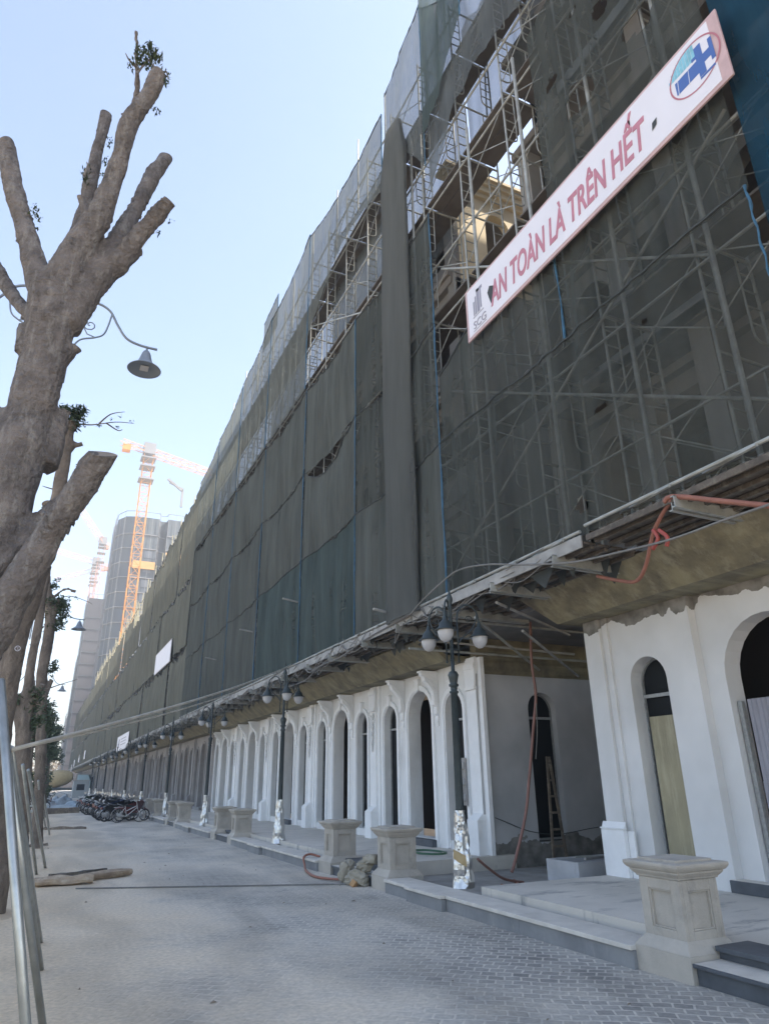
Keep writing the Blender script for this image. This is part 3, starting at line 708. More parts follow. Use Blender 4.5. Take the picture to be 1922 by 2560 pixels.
# ================================================================== NETS
def net(y0, y1, z0, z1, m, label, seed=0, x=6.05, amp=.05, topf=None, botf=None, xf=None, holes=(), ny=None, nz=None, rope=True, ropem=None, group='safety nets hung on the scaffold', lean=0, bow=0.06):
    rnd = random.Random(seed); W = y1-y0
    ny = ny or max(8, int(W/.10)); nz = nz or max(8, int((z1-z0)/.28))
    e = empty('safety_net', (x, y0, z0), label=label, cat='safety net', group=group)
    vs = {}; mb = MB()
    def P(i, j):
        u = i/ny; t = j/nz
        y = y0+W*u; zt = z1+(topf(u) if topf else 0); zb = z0+(botf(u) if botf else 0)
        z = zb+(zt-zb)*t
        q = noise.noise((y*1.7+seed, z*.22, seed*1.3))*amp+noise.noise((y*5.1, z*.5+seed, 3.1))*amp*.45
        b = -bow*math.sin(math.pi*u)*math.sin(math.pi*min(1, t*1.0))
        edge = min(1, 4*u, 4*(1-u))
        dx = q*(.35+.65*edge)+b+lean*t
        if xf: dx += xf(u, t)
        return (dx, y-y0, z-z0), (y, z)
    grid = [[P(i, j) for j in range(nz+1)] for i in range(ny+1)]
    for i in range(ny+1):
        for j in range(nz+1): mb.v.append(grid[i][j][0])
    def inh(y, z):
        for (hy, hz, a, b) in holes:
            if ((y-hy)/a)**2+((z-hz)/b)**2 < 1: return True
        return False
    for i in range(ny):
        for j in range(nz):
            yy = (grid[i][j][1][0]+grid[i+1][j][1][0])/2; zz = (grid[i][j][1][1]+grid[i][j+1][1][1])/2
            if holes and inh(yy, zz): continue
            a = i*(nz+1)+j; mb.f.append((a, a+nz+1, a+nz+2, a+1))
    mb.build('mesh_sheet', m, e, smooth=True, fix=False)
    if rope:
        r = MB()
        r.tube([(grid[0][j][0][0]*.5-.02, grid[0][j][0][1]+.01*math.sin(j*1.3+seed), grid[0][j][0][2]) for j in range(nz+1)], [.008+.014*rnd.random() for _ in range(nz+1)], 5)
        r.build('side_lacing', ropem or BLUE, e)
        t = MB(); t.tube([(grid[i][nz][0][0]-.015, grid[i][nz][0][1], grid[i][nz][0][2]) for i in range(ny+1)], [.010+.012*rnd.random() for _ in range(ny+1)], 5)
        t.build('top_lacing', ROPE, e)
    return e
sag = lambda d: (lambda u: -d*math.sin(math.pi*u))
Z1, Z2, Z3 = 7.6, 10.35, 13.35
# panels on the near bay
net(3.3, 9.98, 4.58, Z1, NETN, 'near lower safety net beneath the slogan board', 1, amp=.06, holes=((6.4, 4.98, .16, .10), (5.75, 6.1, .13, .05), (4.9, 6.9, .05, .03)), ny=90, nz=40, topf=lambda u: .1*math.sin(u*9)*.3)
net(6.35, 9.98, Z1, 9.9, NETN, 'safety net behind the left end of the slogan board', 2, x=6.1, topf=lambda u: -1.2*(1-u)*0+(.3-1.1*u)*1.0, amp=.09)
net(3.3, 6.35, Z1, 14.0, NETN, 'tall dark safety net behind the right end of the slogan board', 3, x=6.1, amp=.10, rope=False, holes=((5.35, 11.45, .32, .28), (4.7, 12.6, .14, .16), (5.9, 12.5, .16, .12), (5.2, 13.3, .10, .06), (4.15, 11.6, .3, .22)), ny=70, nz=80, topf=lambda u: 1.2-1.0*u)
net(-1.8, 3.3, 4.58, 6.6, NETB, 'blue-green net sheet at the right edge, below the slogan board', 4, x=6.12, amp=.09, bow=.1)
net(-1.8, 3.25, 6.5, 14.5, NETBL, 'blue net folds right of the slogan board', 5, x=6.16, amp=.16, bow=.1)
# swoops above the opening
net(6.3, 9.9, 13.9, 20.2, NETL, 'pale torn net swooping above the opening', 6, amp=.12, topf=lambda u: -1.5*math.sin(math.pi*u), botf=lambda u: .9*math.sin(math.pi*u)+1.2*(1-u), bow=-.1, rope=True, ropem=ROPE)
net(10.0, 12.1, 15.0, 19.6, NETL, 'pale net curving outward above the net chute', 7, amp=.06, topf=lambda u: .9*(1-u)-.0, botf=lambda u: 2.2*math.sin(math.pi*.5*u)-.2, bow=.12)
net(8.1, 9.95, 15.5, 20.4, NETB, 'twisted blue-green net strip against the sky', 8, x=5.98, amp=.22, botf=lambda u: 1.8*(1-u), topf=lambda u: .6*u)
# net chute
ch = empty('net_chute', (6.0, 11.5, 4.5), label='tall grey net rubbish chute hanging down the scaffold', cat='chute')
cm = MB(); N = 48; ns = 90
for j in range(ns+1):
    z = 13.0*j/ns
    for k in range(N):
        a = 2*math.pi*k/N; rr = 1+.09*noise.noise((math.cos(a)*1.5, math.sin(a)*1.5+z*.45, 2))+.10*noise.noise((math.cos(a)*7, math.sin(a)*7, z*.22)); wy = .66*(1 if j < ns-8 else 1-.35*(j-ns+8)/8)
        cm.v.append((-.05+.13*math.cos(a)*rr, .05*math.sin(z*.3)+wy*math.sin(a)*rr, z))
for j in range(ns):
    for k in range(N): cm.f.append((j*N+k, j*N+(k+1) % N, (j+1)*N+(k+1) % N, (j+1)*N+k))
cm.build('chute_sheet', NETC, ch, smooth=True)
for zz in ():
    MB().tube([(-.06+.15*math.cos(a), .05*math.sin(zz*.3)+.69*math.sin(a), zz+.03*math.sin(3*a)) for a in np.linspace(0, 6.283, 25)], .012, 5).build('tie_rope', ROPE, ch)
# panels beyond
YS = [9.98, 14.1, 18.1, 22.7, 27.2, 31.8, 36.4]
tw = ['behind the net chute', 'left of the net chute', 'before the second lamp head', 'in the fourth strip from the chute', 'in the fifth strip from the chute', 'in the sixth strip from the chute']
for i, (a, b) in enumerate(zip(YS, YS[1:])):
    near = i < 2
    net(a, b, 4.58, Z1, NETB if i in (1, 2) else NETG, 'bottom safety net panel %s' % tw[i], 20+i, amp=.12, botf=lambda u: -.12*math.sin(9*u), topf=sag(.12))
    net(a, b, Z1+.0, Z2, NETN if i == 0 else NETG, 'second-row safety net panel %s' % tw[i], 30+i, amp=.09, topf=sag(.3 if i != 1 else .7), botf=sag(.1))
    net(a, b, Z2+.03, Z3, NETN if i == 0 else NETG, 'third-row safety net panel %s' % tw[i], 40+i, amp=.09, topf=sag(.25), botf=sag(.2))
hts = {1: (19.2, 19.8), 2: (19.8, 19.3), 3: (19.4, 18.8), 4: (18.7, 18.1), 5: (18.0, 17.5)}
for i in range(1, 6):
    a, b = YS[i], YS[i+1]; h0, h1 = hts[i]
    net(a, b, Z3+(.5 if i == 1 else .06), h0, (NETL, NETL, NETS, NETS, NETG, NETG)[i], 'pale top net against the sky %s' % tw[i], 50+i, x=6.0 if i != 1 else 6.9, amp=.03, topf=lambda u, h0=h0, h1=h1: (h1-h0)*u-.22*math.sin(math.pi*u), botf=(lambda u: .9*math.sin(math.pi*u)) if i == 1 else None, bow=-.05)
net(12.2, 18.1, 16.2, 19.0, NETS, 'upper grey net drape between the chute and the sky seam', 57, x=6.0, amp=.04, topf=lambda u: .7*u-.35*math.sin(math.pi*u), botf=lambda u: 1.0*math.sin(math.pi*u)-.8*u)
# corner tower standing above the row
net(22.1, 24.2, 18.6, 20.2, NETS, 'small net-wrapped turret above the row', 60, amp=.03, topf=lambda u: -.1*u)
# far strips: olive nets with ragged top
yy = 36.4; k = 0; xo = 0
Ls = [5.2, 5.6, 6, 6.4, 7, 7.6, 8.2, 9, 10, 11, 12, 14, 16, 18]
tops = [17.3, 17.0, 16.9, 16.6, 14.9, 16.3, 15.9, 16.0, 16.2, 16.0, 16.1, 16, 16, 16]
for k, L_ in enumerate(Ls):
    rnd = random.Random(k)
    for (za, zb, nm) in ((4.6, 8.3, 'bottom'), (8.33, 12.1, 'middle'), (12.13, tops[k], 'top')):
        net(yy, yy+L_, za, zb, NETO, 'olive-grey net sheet, %s row, %s strip beyond the slogan boards' % (nm, ORD[k]), 100+k*3+int(za), x=6.05+rnd.uniform(-.06, .06), amp=.16, topf=lambda u, r=rnd.uniform(.15, .5): -r*math.sin(math.pi*u)+.12*math.sin(23*u), bow=.14, ny=30, nz=14, rope=True, ropem=ROPE)
    yy += L_
# pale scaffold posts sticking out above far nets
for k in range(9):
    y = 37+k*9.5
    e = empty('rooftop_scaffold', (6.3, y, 15.2), label='pale scaffold posts poking above the olive nets, %s group along the row' % ORD[k], cat='scaffolding', group='scaffold posts above the far nets')
    a = MB()
    for j in range(6):
        a.tube([(0, j*1.5, 0), (0, j*1.5, 2.0+.5*((j*7+k) % 3))], .03, 6); a.tube([(.5, j*1.5, 0), (.5, j*1.5, 1.9+.4*((j*5+k) % 3))], .03, 6)
        for z in (1.0, 1.35, 1.7, 2.0): a.tube([(0, j*1.5, z), (.5, j*1.5, z)], .02, 5)
    a.tube([(0, 0, 1.7), (0, 8, 1.7)], .03, 6); a.build('posts', TUBEL, e)
# translucent debris net on the roof side so that the top lifts read as cloth against the sky
net(10.2, 27.2, 14.2, 18.8, NETR, 'rear net sheet of the top lift seen against the sky', 70, x=7.4, amp=.04, topf=lambda u: -.9*u, rope=False)
net(6.4, 10.1, 14.9, 20.5, NETR, 'rear net sheet over the opening', 71, x=7.4, amp=.3, rope=False, botf=lambda u: 1.5*(1-u))

for i, (yy, tt) in enumerate(((3.95, 'right of the slogan board middle'), (5.3, 'under the word nearest the emblem'), (6.9, 'under the middle of the slogan board'), (8.55, 'at the left end of the slogan board'), (11.0, 'beside the net chute'))):
    pole('scaffold_standard', (6.20, yy, 4.6), (6.22, yy+.02, 14.5 if i < 4 else 17), .033, TUBE, 'long stout scaffold standard %s' % tt, 'pole', 'long scaffold standards')
for i, yy in enumerate((12.2, 14.1, 15.8, 18.1, 20.2, 22.7, 25.0, 27.2, 29.5)):
    pole('post_stub', (6.1, yy, 17.2), (6.1, yy, 19.9-.10*i+(.35 if i % 2 else 0)), .022, TUBE, 'bare scaffold post rising above the net edge, %s from the net chute' % ORD[i], 'pole', 'bare posts above the net edge')
for i, (a, b, tt) in enumerate((((6.24, 3.4, 5.0), (6.24, 9.8, 8.7), 'rising from the lower right'), ((6.24, 3.4, 9.0), (6.24, 9.8, 5.2), 'falling towards the passage'), ((6.24, 4.0, 7.3), (6.24, 9.9, 11.8), 'rising behind the slogan board'), ((6.24, 14.0, 13.6), (6.24, 21, 17.6), 'in the top lift against the sky'))):
    pole('brace_tube', a, b, .024, TUBE, 'long diagonal brace tube %s' % tt, 'pole', 'long diagonal brace tubes')

# ------------------------------------------------------------------ boards with writing
WHITE = mat('board_white', (.70, .70, .76), .5, var=.03, vscale=1.5)
PINK = mat('board_pink_edge', (.50, .36, .37), .7, var=.1, vscale=5)
RED = mat('letter_red', (.46, .19, .25), .6, var=.1, vscale=8)
GREYL = mat('logo_grey', (.27, .27, .33), .6)
EBLUE = mat('emblem_blue', (.06, .13, .38), .5); ETEAL = mat('emblem_teal', (.22, .50, .62), .5, var=.2, vscale=8); ERED = mat('emblem_ring', (.42, .16, .2), .6)
def text_mesh(name, txt, size, m, parent, loc, sx=1, shear=0, off=0.0, ext=.004):
    cu = bpy.data.curves.new(name+'_c', 'FONT'); cu.body = txt; cu.size = size; cu.shear = shear; cu.offset = off; cu.extrude = ext; cu.align_x = 'LEFT'
    to = bpy.data.objects.new(name+'_t', cu); C.objects.link(to)
    bpy.context.view_layer.update(); dg = bpy.context.evaluated_depsgraph_get()
    me = bpy.data.meshes.new_from_object(to.evaluated_get(dg)); bpy.data.objects.remove(to)
    # text x -> -Y (reads left to right seen from -X), text y -> Z
    for v in me.vertices:
        x, y, z = v.co; v.co = (-z, -x*sx, y)
    me.materials.clear(); me.materials.append(m)
    o = bpy.data.objects.new(name, me); C.objects.link(o); o.parent = parent; o.location = loc
    xs = [-v.co.y for v in me.vertices]; return o, max(xs) if xs else 0
SX, SYL, SYR, SZ0, SZ1 = 5.93, 8.64, 3.04, 8.98, 10.1
sg = empty('slogan_board', (SX, SYL, SZ0), label='long white safety slogan board with red capitals tied to the net', cat='sign')
LN = SYL-SYR; HT = SZ1-SZ0
MB().box(0, .03, -LN, 0, 0, HT).build('board_panel', PINK, sg, bevel=.004)
MB().box(-.006, .0, -LN+.13, -.07, .06, HT-.05).build('board_face', WHITE, sg)
t, wd = text_mesh('slogan_lettering', 'AN TOÀN LÀ TRÊN HẾT', .62, RED, sg, (-.010, -.80, .25), 1, .22, .012)
tgt = 3.60; t.scale = (1, tgt/wd, 1.08)
t, wd = text_mesh('logo_lettering', 'SCG', .22, GREYL, sg, (-.010, -.22, .14), 1, 0, .0); t.scale = (1, .40/wd, 1)
lg = MB()
for (a, b, c_, d) in ((.25, .29, .42, .72), (.31, .35, .42, .80), (.37, .45, .42, .92), (.47, .51, .46, .86), (.37, .55, .86, .92), (.23, .56, .38, .395), (.22, .62, .10, .11)):
    lg.box(-.011, -.006, -b, -a, c_, d)
lg.build('logo_towers', GREYL, sg)
cy, cz, ra = -5.20, .62, .37
em = MB(); n = 40
for k in range(n):
    a, b = 2*math.pi*k/n, 2*math.pi*(k+1)/n
    em.quad(*[(-.0095, cy+r*math.cos(t_), cz+r*math.sin(t_)) for r, t_ in ((ra, a), (ra, b), (ra-.022, b), (ra-.022, a))])
em.build('emblem_ring', ERED, sg, fix=False)
eb = MB()
def er(y0, y1, z0, z1):
    y0, y1, z0, z1 = [q*.84 for q in (y0, y1, z0, z1)]; eb.box(-.010, -.0065, cy-y1, cy-y0, cz+z0, cz+z1)
er(-.34, .05, -.19, .05); er(.05, .16, -.28, .30); er(.16, .27, -.10, .06); er(.27, .33, -.2, .22); er(-.02, .05, .1, .16); er(.05, .30, -.33, -.29)
eb.build('emblem_blue_cross', EBLUE, sg)
et = MB()
for k in range(9):
    a = math.radians(100+k*9); et.box(-.0090, -.0066, cy-(-.36+k*.045)-.04, cy-(-.36+k*.045), cz+.10, cz+max(.12, math.sqrt(max(0, .37**2-(-.34+k*.045)**2))))
et.build('emblem_glass', ETEAL, sg)
lt = MB(); lt.bar((-.011, cy+.10, cz-.19), (-.011, cy+.08, cz+.05), .006, .006); lt.bar((-.011, cy+.26, cz-.19), (-.011, cy+.24, cz+.05), .006, .006); lt.build('emblem_lines', WHITE, sg)
tr = MB().quad((-.013, -.80, .30), (-.013, -.86, .42), (-.013, -.90, .62), (-.013, -.78, .70), (-.013, -.71, .60), (-.013, -.75, .45)); tr.build('torn_patch', MATS['dark_rope'], sg, fix=False)
tr = MB().quad((-.013, -4.48, .34), (-.013, -4.56, .38), (-.013, -4.58, .48), (-.013, -4.50, .46)); tr.build('torn_patch', MATS['dark_rope'], sg, fix=False)
def small_board(u0, v0, u1, v1, h, lab, sub=True):
    a = atX(u0, v0, 5.9); b = atX(u1, v1, 5.9)
    e = empty('notice_board', a, label=lab, cat='sign', group='white notice boards tied to the nets')
    L_ = a.y-b.y
    MB().box(0, .03, -L_, 0, -h/2, h/2).build('board_panel', PINK if False else MATS['edge_board'], e); MB().box(-.008, 0, -L_+.08, -.08, -h/2+.05, h/2-.05).build('board_face', WHITE, e)
    return e, L_
small_board(388, 1664, 426, 1641, 1.35, 'white notice board high on the olive nets')
e, L_ = small_board(293, 1862, 322, 1845, 1.25, 'white notice board with faint grey print low on the nets')
lines = MB()
for k in range(3): lines.box(-.012, -.009, -L_*.8, -L_*.35, .25-.22*k, .31-.22*k)
lines.box(-.012, -.009, -L_*.25, -L_*.16, -.35, .35); lines.build('faint_print', MATS['logo_grey'], e)
for i, (u, v) in enumerate(((212, 1887), (198, 1896), (186, 1908), (179, 1920))):
    a = atX(u, v, 5.9); e = empty('notice_board', a, label='tiny far white board on the nets, %s of four going away' % ORD[i], cat='sign', group='white notice boards tied to the nets')
    MB().box(0, .04, -1.2, 1.2, -.6, .6).build('board_panel', WHITE, e)

# ================================================================== THREE-GLOBE LAMP POSTS
def make_lamp():
    e = empty('street_lamp')
    MB().lathe([(.0, 4.62), (.012, 4.60), (.018, 4.52), (.012, 4.46), (.02, 4.40), (.035, 4.36), (.05, 4.32), (.05, 4.28), (.035, 4.24), (.028, 4.20), (.04, 4.17), (.03, 4.12), (.03, 3.16), (.06, 3.15), (.085, 3.10), (.075, 3.06), (.06, 2.99), (.055, 2.97), (.075, 2.96), (.075, 2.93), (.052, 2.92), (.052, 2.86), (.07, 2.855), (.07, 2.83), (.052, 2.82), (.062, 1.2), (.065, .2)], 18).build('post', IRON, e, smooth=True)
    for k in range(3):
        d0 = math.radians(-121.3-10+120*k)      # first arm towards the camera side
        dx, dy = math.cos(d0), math.sin(d0); P = lambda r, z: (dx*r, dy*r, z)
        a = MB(); a.tube([P(.11, 3.32), P(.11, 4.02)], .014, 8)
        a.tube(spline([P(.11, 4.0), P(.13, 4.10), P(.22, 4.21), P(.34, 4.21), P(.44, 4.12), P(.47, 4.0), P(.48, 3.86)], 5), .015, 8)
        a.tube(spline([P(.12, 3.60), P(.20, 3.70), P(.33, 3.80), P(.42, 3.95), P(.45, 4.08)], 4), .011, 7)
        sp_ = [P(.30+(.075-.006*q)*math.cos(q*.7), 3.98+(.075-.006*q)*math.sin(q*.7)) for q in range(12)]
        a.tube(sp_, .008, 6); a.lathe([(0, 3.29), (.02, 3.305), (.02, 3.325), (0, 3.34)], 8, (dx*.11, dy*.11, 0))
        for z in (3.5, 3.85): a.tube([P(.0, z), P(.11, z)], .009, 6)
        arm = a.build('arm', IRON, e, smooth=True)
        c_ = (dx*.48, dy*.48, 0)
        MB().lathe([(.02, 3.95), (.03, 3.92), (.035, 3.88), (.06, 3.85), (.095, 3.81), (.105, 3.76), (.115, 3.755), (.12, 3.74), (.165, 3.715), (.165, 3.705), (.12, 3.71)], 22, c_).build('lamp_hood', IRON, e, smooth=True)
        MB().lathe([(.12, 3.712), (.122, 3.68), (.11, 3.62), (.08, 3.565), (.04, 3.535), (.0, 3.527)], 22, c_).build('globe', GLOBE, e, smooth=True)
    f = MB(); n = 22; rows = 26; rnd = random.Random(5)
    for j in range(rows+1):
        z = .19+(1.18-.19)*j/rows; R = .155-.075*(j/rows)**.8
        for k in range(n):
            a = 2*math.pi*k/n; q = noise.noise((math.cos(a)*1.6, math.sin(a)*1.6, z*5))*.035+noise.noise((math.cos(a)*5, math.sin(a)*5, z*13))*.016
            f.v.append(((R+q)*math.cos(a), (R+q)*math.sin(a), z+rnd.uniform(-.006, .006)))
    for j in range(rows):
        for k in range(n):
            a, b, c_, d = j*n+k, j*n+(k+1) % n, (j+1)*n+(k+1) % n, (j+1)*n+k
            f.f += [(a, b, c_), (a, c_, d)] if (j+k) % 2 else [(a, b, d), (b, c_, d)]
    f.build('foil_wrap', FOIL, e)
    return e
lamp = make_lamp()
for i, y in enumerate(LAMPY):
    e = lamp if i == 0 else copy_tree(lamp)
    e.location = (5.6, y, .0); e.rotation_euler.z = 0 if i == 0 else random.uniform(-.5, .5)
    if i == 1: e.rotation_euler.z = .55
    tag(e, ['nearest three-globe iron street lamp with silver foil round its foot', 'second three-globe street lamp, the pale cables end at its head', 'third three-globe street lamp, between two pairs of pedestals', 'fourth three-globe street lamp, just beyond the bicycle'][i] if i < 4 else 'three-globe street lamp above the motorbikes, %s from the camera' % ORD[i], 'street lamp', 'three-globe street lamps along the porch')
tp = MB().quad((-.165, -.04, .56), (-.11, -.135, .50), (-.04, -.175, .46), (-.045, -.175, .60), (-.115, -.135, .64), (-.165, -.04, .68)); tp.build('tape_patch', TAPE, lamp, fix=False)

# ================================================================== BELL LAMPS (left row)
def make_bell():
    e = empty('bell_street_lamp')
    MB().lathe([(.09, 0), (.09, .8), (.06, .85), (.055, 6.9), (.075, 6.95), (.04, 7.0), (.035, 8.5), (.05, 8.55), (.0, 8.7)], 14).build('post', IRONG, e, smooth=True)
    for s_ in (1, -1):
        P = lambda x, z: (s_*x, 0, z)
        a = MB()
        a.tube([P(.20, 7.02), P(.20, 8.2)], .018, 8); a.tube([P(0, 7.35), P(.2, 7.35)], .012, 6); a.tube([P(0, 8.1), P(.2, 8.1)], .012, 6)
        a.tube(spline([P(.19, 8.2), P(.26, 8.42), P(.45, 8.52), P(.66, 8.44), P(.80, 8.22), P(.95, 8.02), P(1.15, 7.95), P(1.42, 7.94)], 6), .02, 8)
        a.tube(spline([P(.22, 7.60), P(.32, 7.80), P(.52, 7.90), P(.64, 8.02), P(.70, 8.38)], 5), .013, 7)
        a.tube([P(.42+(.10-.009*q)*math.cos(q*.75+3.6), 8.10+(.10-.009*q)*math.sin(q*.75+3.6)) for q in range(11)], .010, 6)
        a.tube([P(.42+.10*math.cos(3.6), 8.10+.10*math.sin(3.6)), P(.40, 7.93), P(.52, 7.90)], .010, 6)
        a.tube([P(1.27, 7.94), P(1.27, 7.84)], .016, 7); a.build('arm', IRONG, e, smooth=True)
        c_ = (s_*1.27, 0, 0)
        MB().lathe([(.0, 7.87), (.045, 7.86), (.065, 7.82), (.08, 7.76), (.11, 7.66), (.18, 7.59), (.235, 7.55), (.25, 7.53), (.23, 7.535), (.15, 7.57), (.0, 7.57)], 26, c_).build('bell_shade', IRONG, e, smooth=True)
        MB().box(s_*1.27-.06, s_*1.27+.06, -.07, .07, 7.55, 7.56).build('light_panel', GLOBE, e)
    return e
bell = make_bell()
for i, (y, rz) in enumerate(((9.6, 0), (26.0, 0), (43, .03), (60, .05))):
    e = bell if i == 0 else copy_tree(bell)
    e.location = (-.70, y, [0, -.75, -1.3, -1.3][i]*0); e.scale = (1, 1, [1, .885, .86, .86][i]); e.rotation_euler.z = rz
    tag(e, ['nearest bell-shaded lamp with scrolled arms behind the big lopped tree', 'second bell-shaded lamp hanging beside the leafy trunks', 'third bell-shaded lamp among the trees', 'farthest bell-shaded lamp, small between the leaves'][i], 'street lamp', 'bell-shaded lamps along the tree row')

# ================================================================== TREES
def leaf_cluster(c, rad, n, rnd, size=.05, squash=1):
    m = MB(); c = Vector(c)
    for k in range(n):
        d = Vector((rnd.gauss(0, 1), rnd.gauss(0, 1), rnd.gauss(0, 1)*squash)); d = d.normalized()*rad*(rnd.random()**.5)
        p = c+d; u = Vector((rnd.gauss(0, 1), rnd.gauss(0, 1), rnd.gauss(0, .6))).normalized(); v = u.orthogonal().normalized()
        s_ = size*rnd.uniform(.6, 1.3); m.quad(p-u*s_, p+v*s_*.4, p+u*s_, p-v*s_*.4)
    return m
def tree(limbs, m, label, vox=.035, leaves=(), twigs=(), seed=0, base=None, group='lopped roadside trees', scuts=True):
    """limbs: lists of (point, radius) already in world space"""
    rnd = random.Random(seed)
    base = Vector(base); e = empty('lopped_tree', base, label=label, cat='tree', group=group)
    a = MB()
    for L_ in limbs:
        pts = [p for p, r in L_]; rs = [r for p, r in L_]
        sp_ = spline(pts, 6); rr = []
        for i in range(len(rs)-1):
            for j in range(6): rr.append(rs[i]+(rs[i+1]-rs[i])*j/6)
        rr.append(rs[-1])
        rr = [r*(1+.10*noise.noise((i*.35, seed, k_*3.0))) for i, (r, k_) in enumerate(zip(rr, [1]*len(rr)))]
        a.tube(sp_, rr, 14)
    me = bpy.data.meshes.new('tmp'); me.from_pydata(a.v, [], a.f)
    bm = bmesh.new(); bm.from_mesh(me); bmesh.ops.recalc_face_normals(bm, faces=bm.faces); bm.to_mesh(me); bm.free()
    o = bpy.data.objects.new('tmp', me); C.objects.link(o)
    rm = o.modifiers.new('r', 'REMESH'); rm.mode = 'VOXEL'; rm.voxel_size = vox
    sm = o.modifiers.new('s', 'SMOOTH'); sm.iterations = 2; sm.factor = .5
    bpy.context.view_layer.update(); dg = bpy.context.evaluated_depsgraph_get()
    me2 = bpy.data.meshes.new_from_object(o.evaluated_get(dg)); bpy.data.objects.remove(o)
    for v in me2.vertices:
        c = v.co; q = noise.noise(Vector((c.x*11, c.y*11, c.z*2.5)))*.022+noise.noise(c*22)*.006+noise.noise(Vector((c.x*3, c.y*3, c.z*1.5)))*.025
        v.co = c+v.normal*q-base
    me2.materials.clear(); me2.materials.append(m); me2.name = 'trunk'
    me2.polygons.foreach_set('use_smooth', [True]*len(me2.polygons))
    t = bpy.data.objects.new('trunk', me2); C.objects.link(t); t.parent = e
    for L_ in limbs:
        if not scuts: break
        p, r = L_[-1]; d = (Vector(L_[-1][0])-Vector(L_[-2][0])).normalized()
        if r < .03: continue
        u = d.orthogonal().normalized(); q = d.cross(u); tl = rnd.uniform(-.5, .5); ph = rnd.uniform(0, 6.28); st = MB(); N = 16
        for (dd, k_, ti) in ((-.12, .96, 0), (-.04, 1.0, 0), (.015, 1.0, tl)):
            for j in range(N):
                a_ = 2*math.pi*j/N; st.v.append(tuple(Vector(p)-base+d*(dd+ti*r*math.cos(a_+ph))+(u*math.cos(a_)+q*math.sin(a_))*r*k_*(1+.05*math.sin(3*a_+ph))))
        for i_ in range(2):
            for j in range(N): st.f.append((i_*N+j, i_*N+(j+1) % N, (i_+1)*N+(j+1) % N, (i_+1)*N+j))
        st.build('sawn_stub', m, t, smooth=False)
        cf = MB(); cf.v = [tuple(Vector(v_)+d*.003) for v_ in st.v[2*N:3*N]]; cf.f = [tuple(range(N))]; cf.build('cut_face', CUT, t)
    if leaves:
        lm = MB()
        for (c, rad, n, sz) in leaves:
            q = leaf_cluster(Vector(c)-base, rad, n, rnd, sz); off = len(lm.v); lm.v += q.v; lm.f += [tuple(i+off for i in f) for f in q.f]
        lm.build('leaves', LEAF, e, fix=False)
    if twigs:
        tm = MB()
        for L_ in twigs: tm.tube(spline([Vector(p)-base for p in L_], 4), [.016*(1-.7*i/(4*(len(L_)-1))) for i in range(4*(len(L_)-1)+1)], 6)
        tm.build('twigs', m, e)
    return e
D_ = 1.157
def L(Y, *pts, dY=0.0):
    """pts in displayed pixels (x, y, width px); depth Y shifts linearly by dY along the limb"""
    out = []; n = len(pts)
    for i, (x, y, wpx) in enumerate(pts):
        yy = Y+dY*i/(n-1); p = atY(x*D_, y*D_, yy); out.append((p, .5*wpx*D_*pxm(x*D_, y*D_, yy)))
    return out
Y1 = 6.0
b1 = Vector((-1.0, 6.0, 0))
limbs = [
    [(Vector((-1.0, 6.0, -.1)), .40), (Vector((-.97, 6.0, .8)), .32), (Vector((-.9, 6.0, 1.8)), .30)]+L(Y1, (-48, 1290, 120), (-8, 1160, 122), (28, 1020, 112), (62, 900, 92), (92, 800, 92), (106, 720, 98), (112, 650, 94)),
    L(Y1, (112, 660, 84), (80, 590, 52), (60, 520, 44), (52, 480, 44), (28, 400, 40), (14, 315, 36), dY=.3),
    L(Y1, (122, 660, 90), (158, 560, 70), (205, 480, 56), (240, 400, 42), (262, 330, 34), (278, 270, 34), (320, 210, 36), (342, 160, 32), dY=-.5),
    L(Y1, (146, 600, 60), (172, 510, 40), (192, 420, 30), (210, 330, 26), (229, 250, 24), dY=.5),
    L(Y1, (188, 470, 24), (176, 430, 14)),
    L(Y1, (130, 700, 90), (190, 620, 66), (245, 570, 58), (300, 545, 18), dY=.0),
    L(Y1, (215, 590, 62), (262, 510, 46), (300, 440, 34), (328, 385, 32), (358, 343, 28), dY=.5),
    L(Y1, (255, 570, 50), (300, 510, 36), (335, 470, 34), (364, 438, 28), dY=-.3),
    L(Y1, (80, 700, 40), (45, 660, 28), (15, 620, 26), (-20, 560, 26), dY=.6),
    L(Y1, (292, 240, 20), (297, 180, 12), (295, 120, 12), (295, 66, 10), dY=-.3),
    L(Y1, (279, 262, 16), (266, 244, 8)),
    L(Y1, (125, 770, 60), (160, 752, 28)),
    L(Y1, (60, 760, 50), (42, 700, 14)),
    # low cut limb to the right
    [(Vector((-.86, 5.9, 1.75)), .26)]+L(5.75, (-40, 1400, 90), (28, 1285, 76), (98, 1170, 66), (145, 1100, 62), (190, 1035, 60), (218, 985, 58), dY=-.4),
    L(5.9, (-20, 1240, 70), (40, 1195, 56), (100, 1120, 46), (130, 1090, 38)),
    L(6.1, (80, 1000, 90), (120, 930, 50), (140, 890, 24)),
    L(Y1, (10, 1000, 90), (-20, 930, 60), (-8, 880, 30)),
]
rl = random.Random(3)
lv = []
def LC(x, y, Y, rad, n, sz=.03): lv.append((atY(x*D_, y*D_, Y), rad, n, sz))
for q in range(12): LC(312+rl.uniform(-22, 30), 122+rl.uniform(-20, 26), 5.7, .08, 34, .030)
for q in range(4): LC(352+rl.uniform(-8, 12), 165+rl.uniform(-14, 14), 5.5, .05, 16, .026)
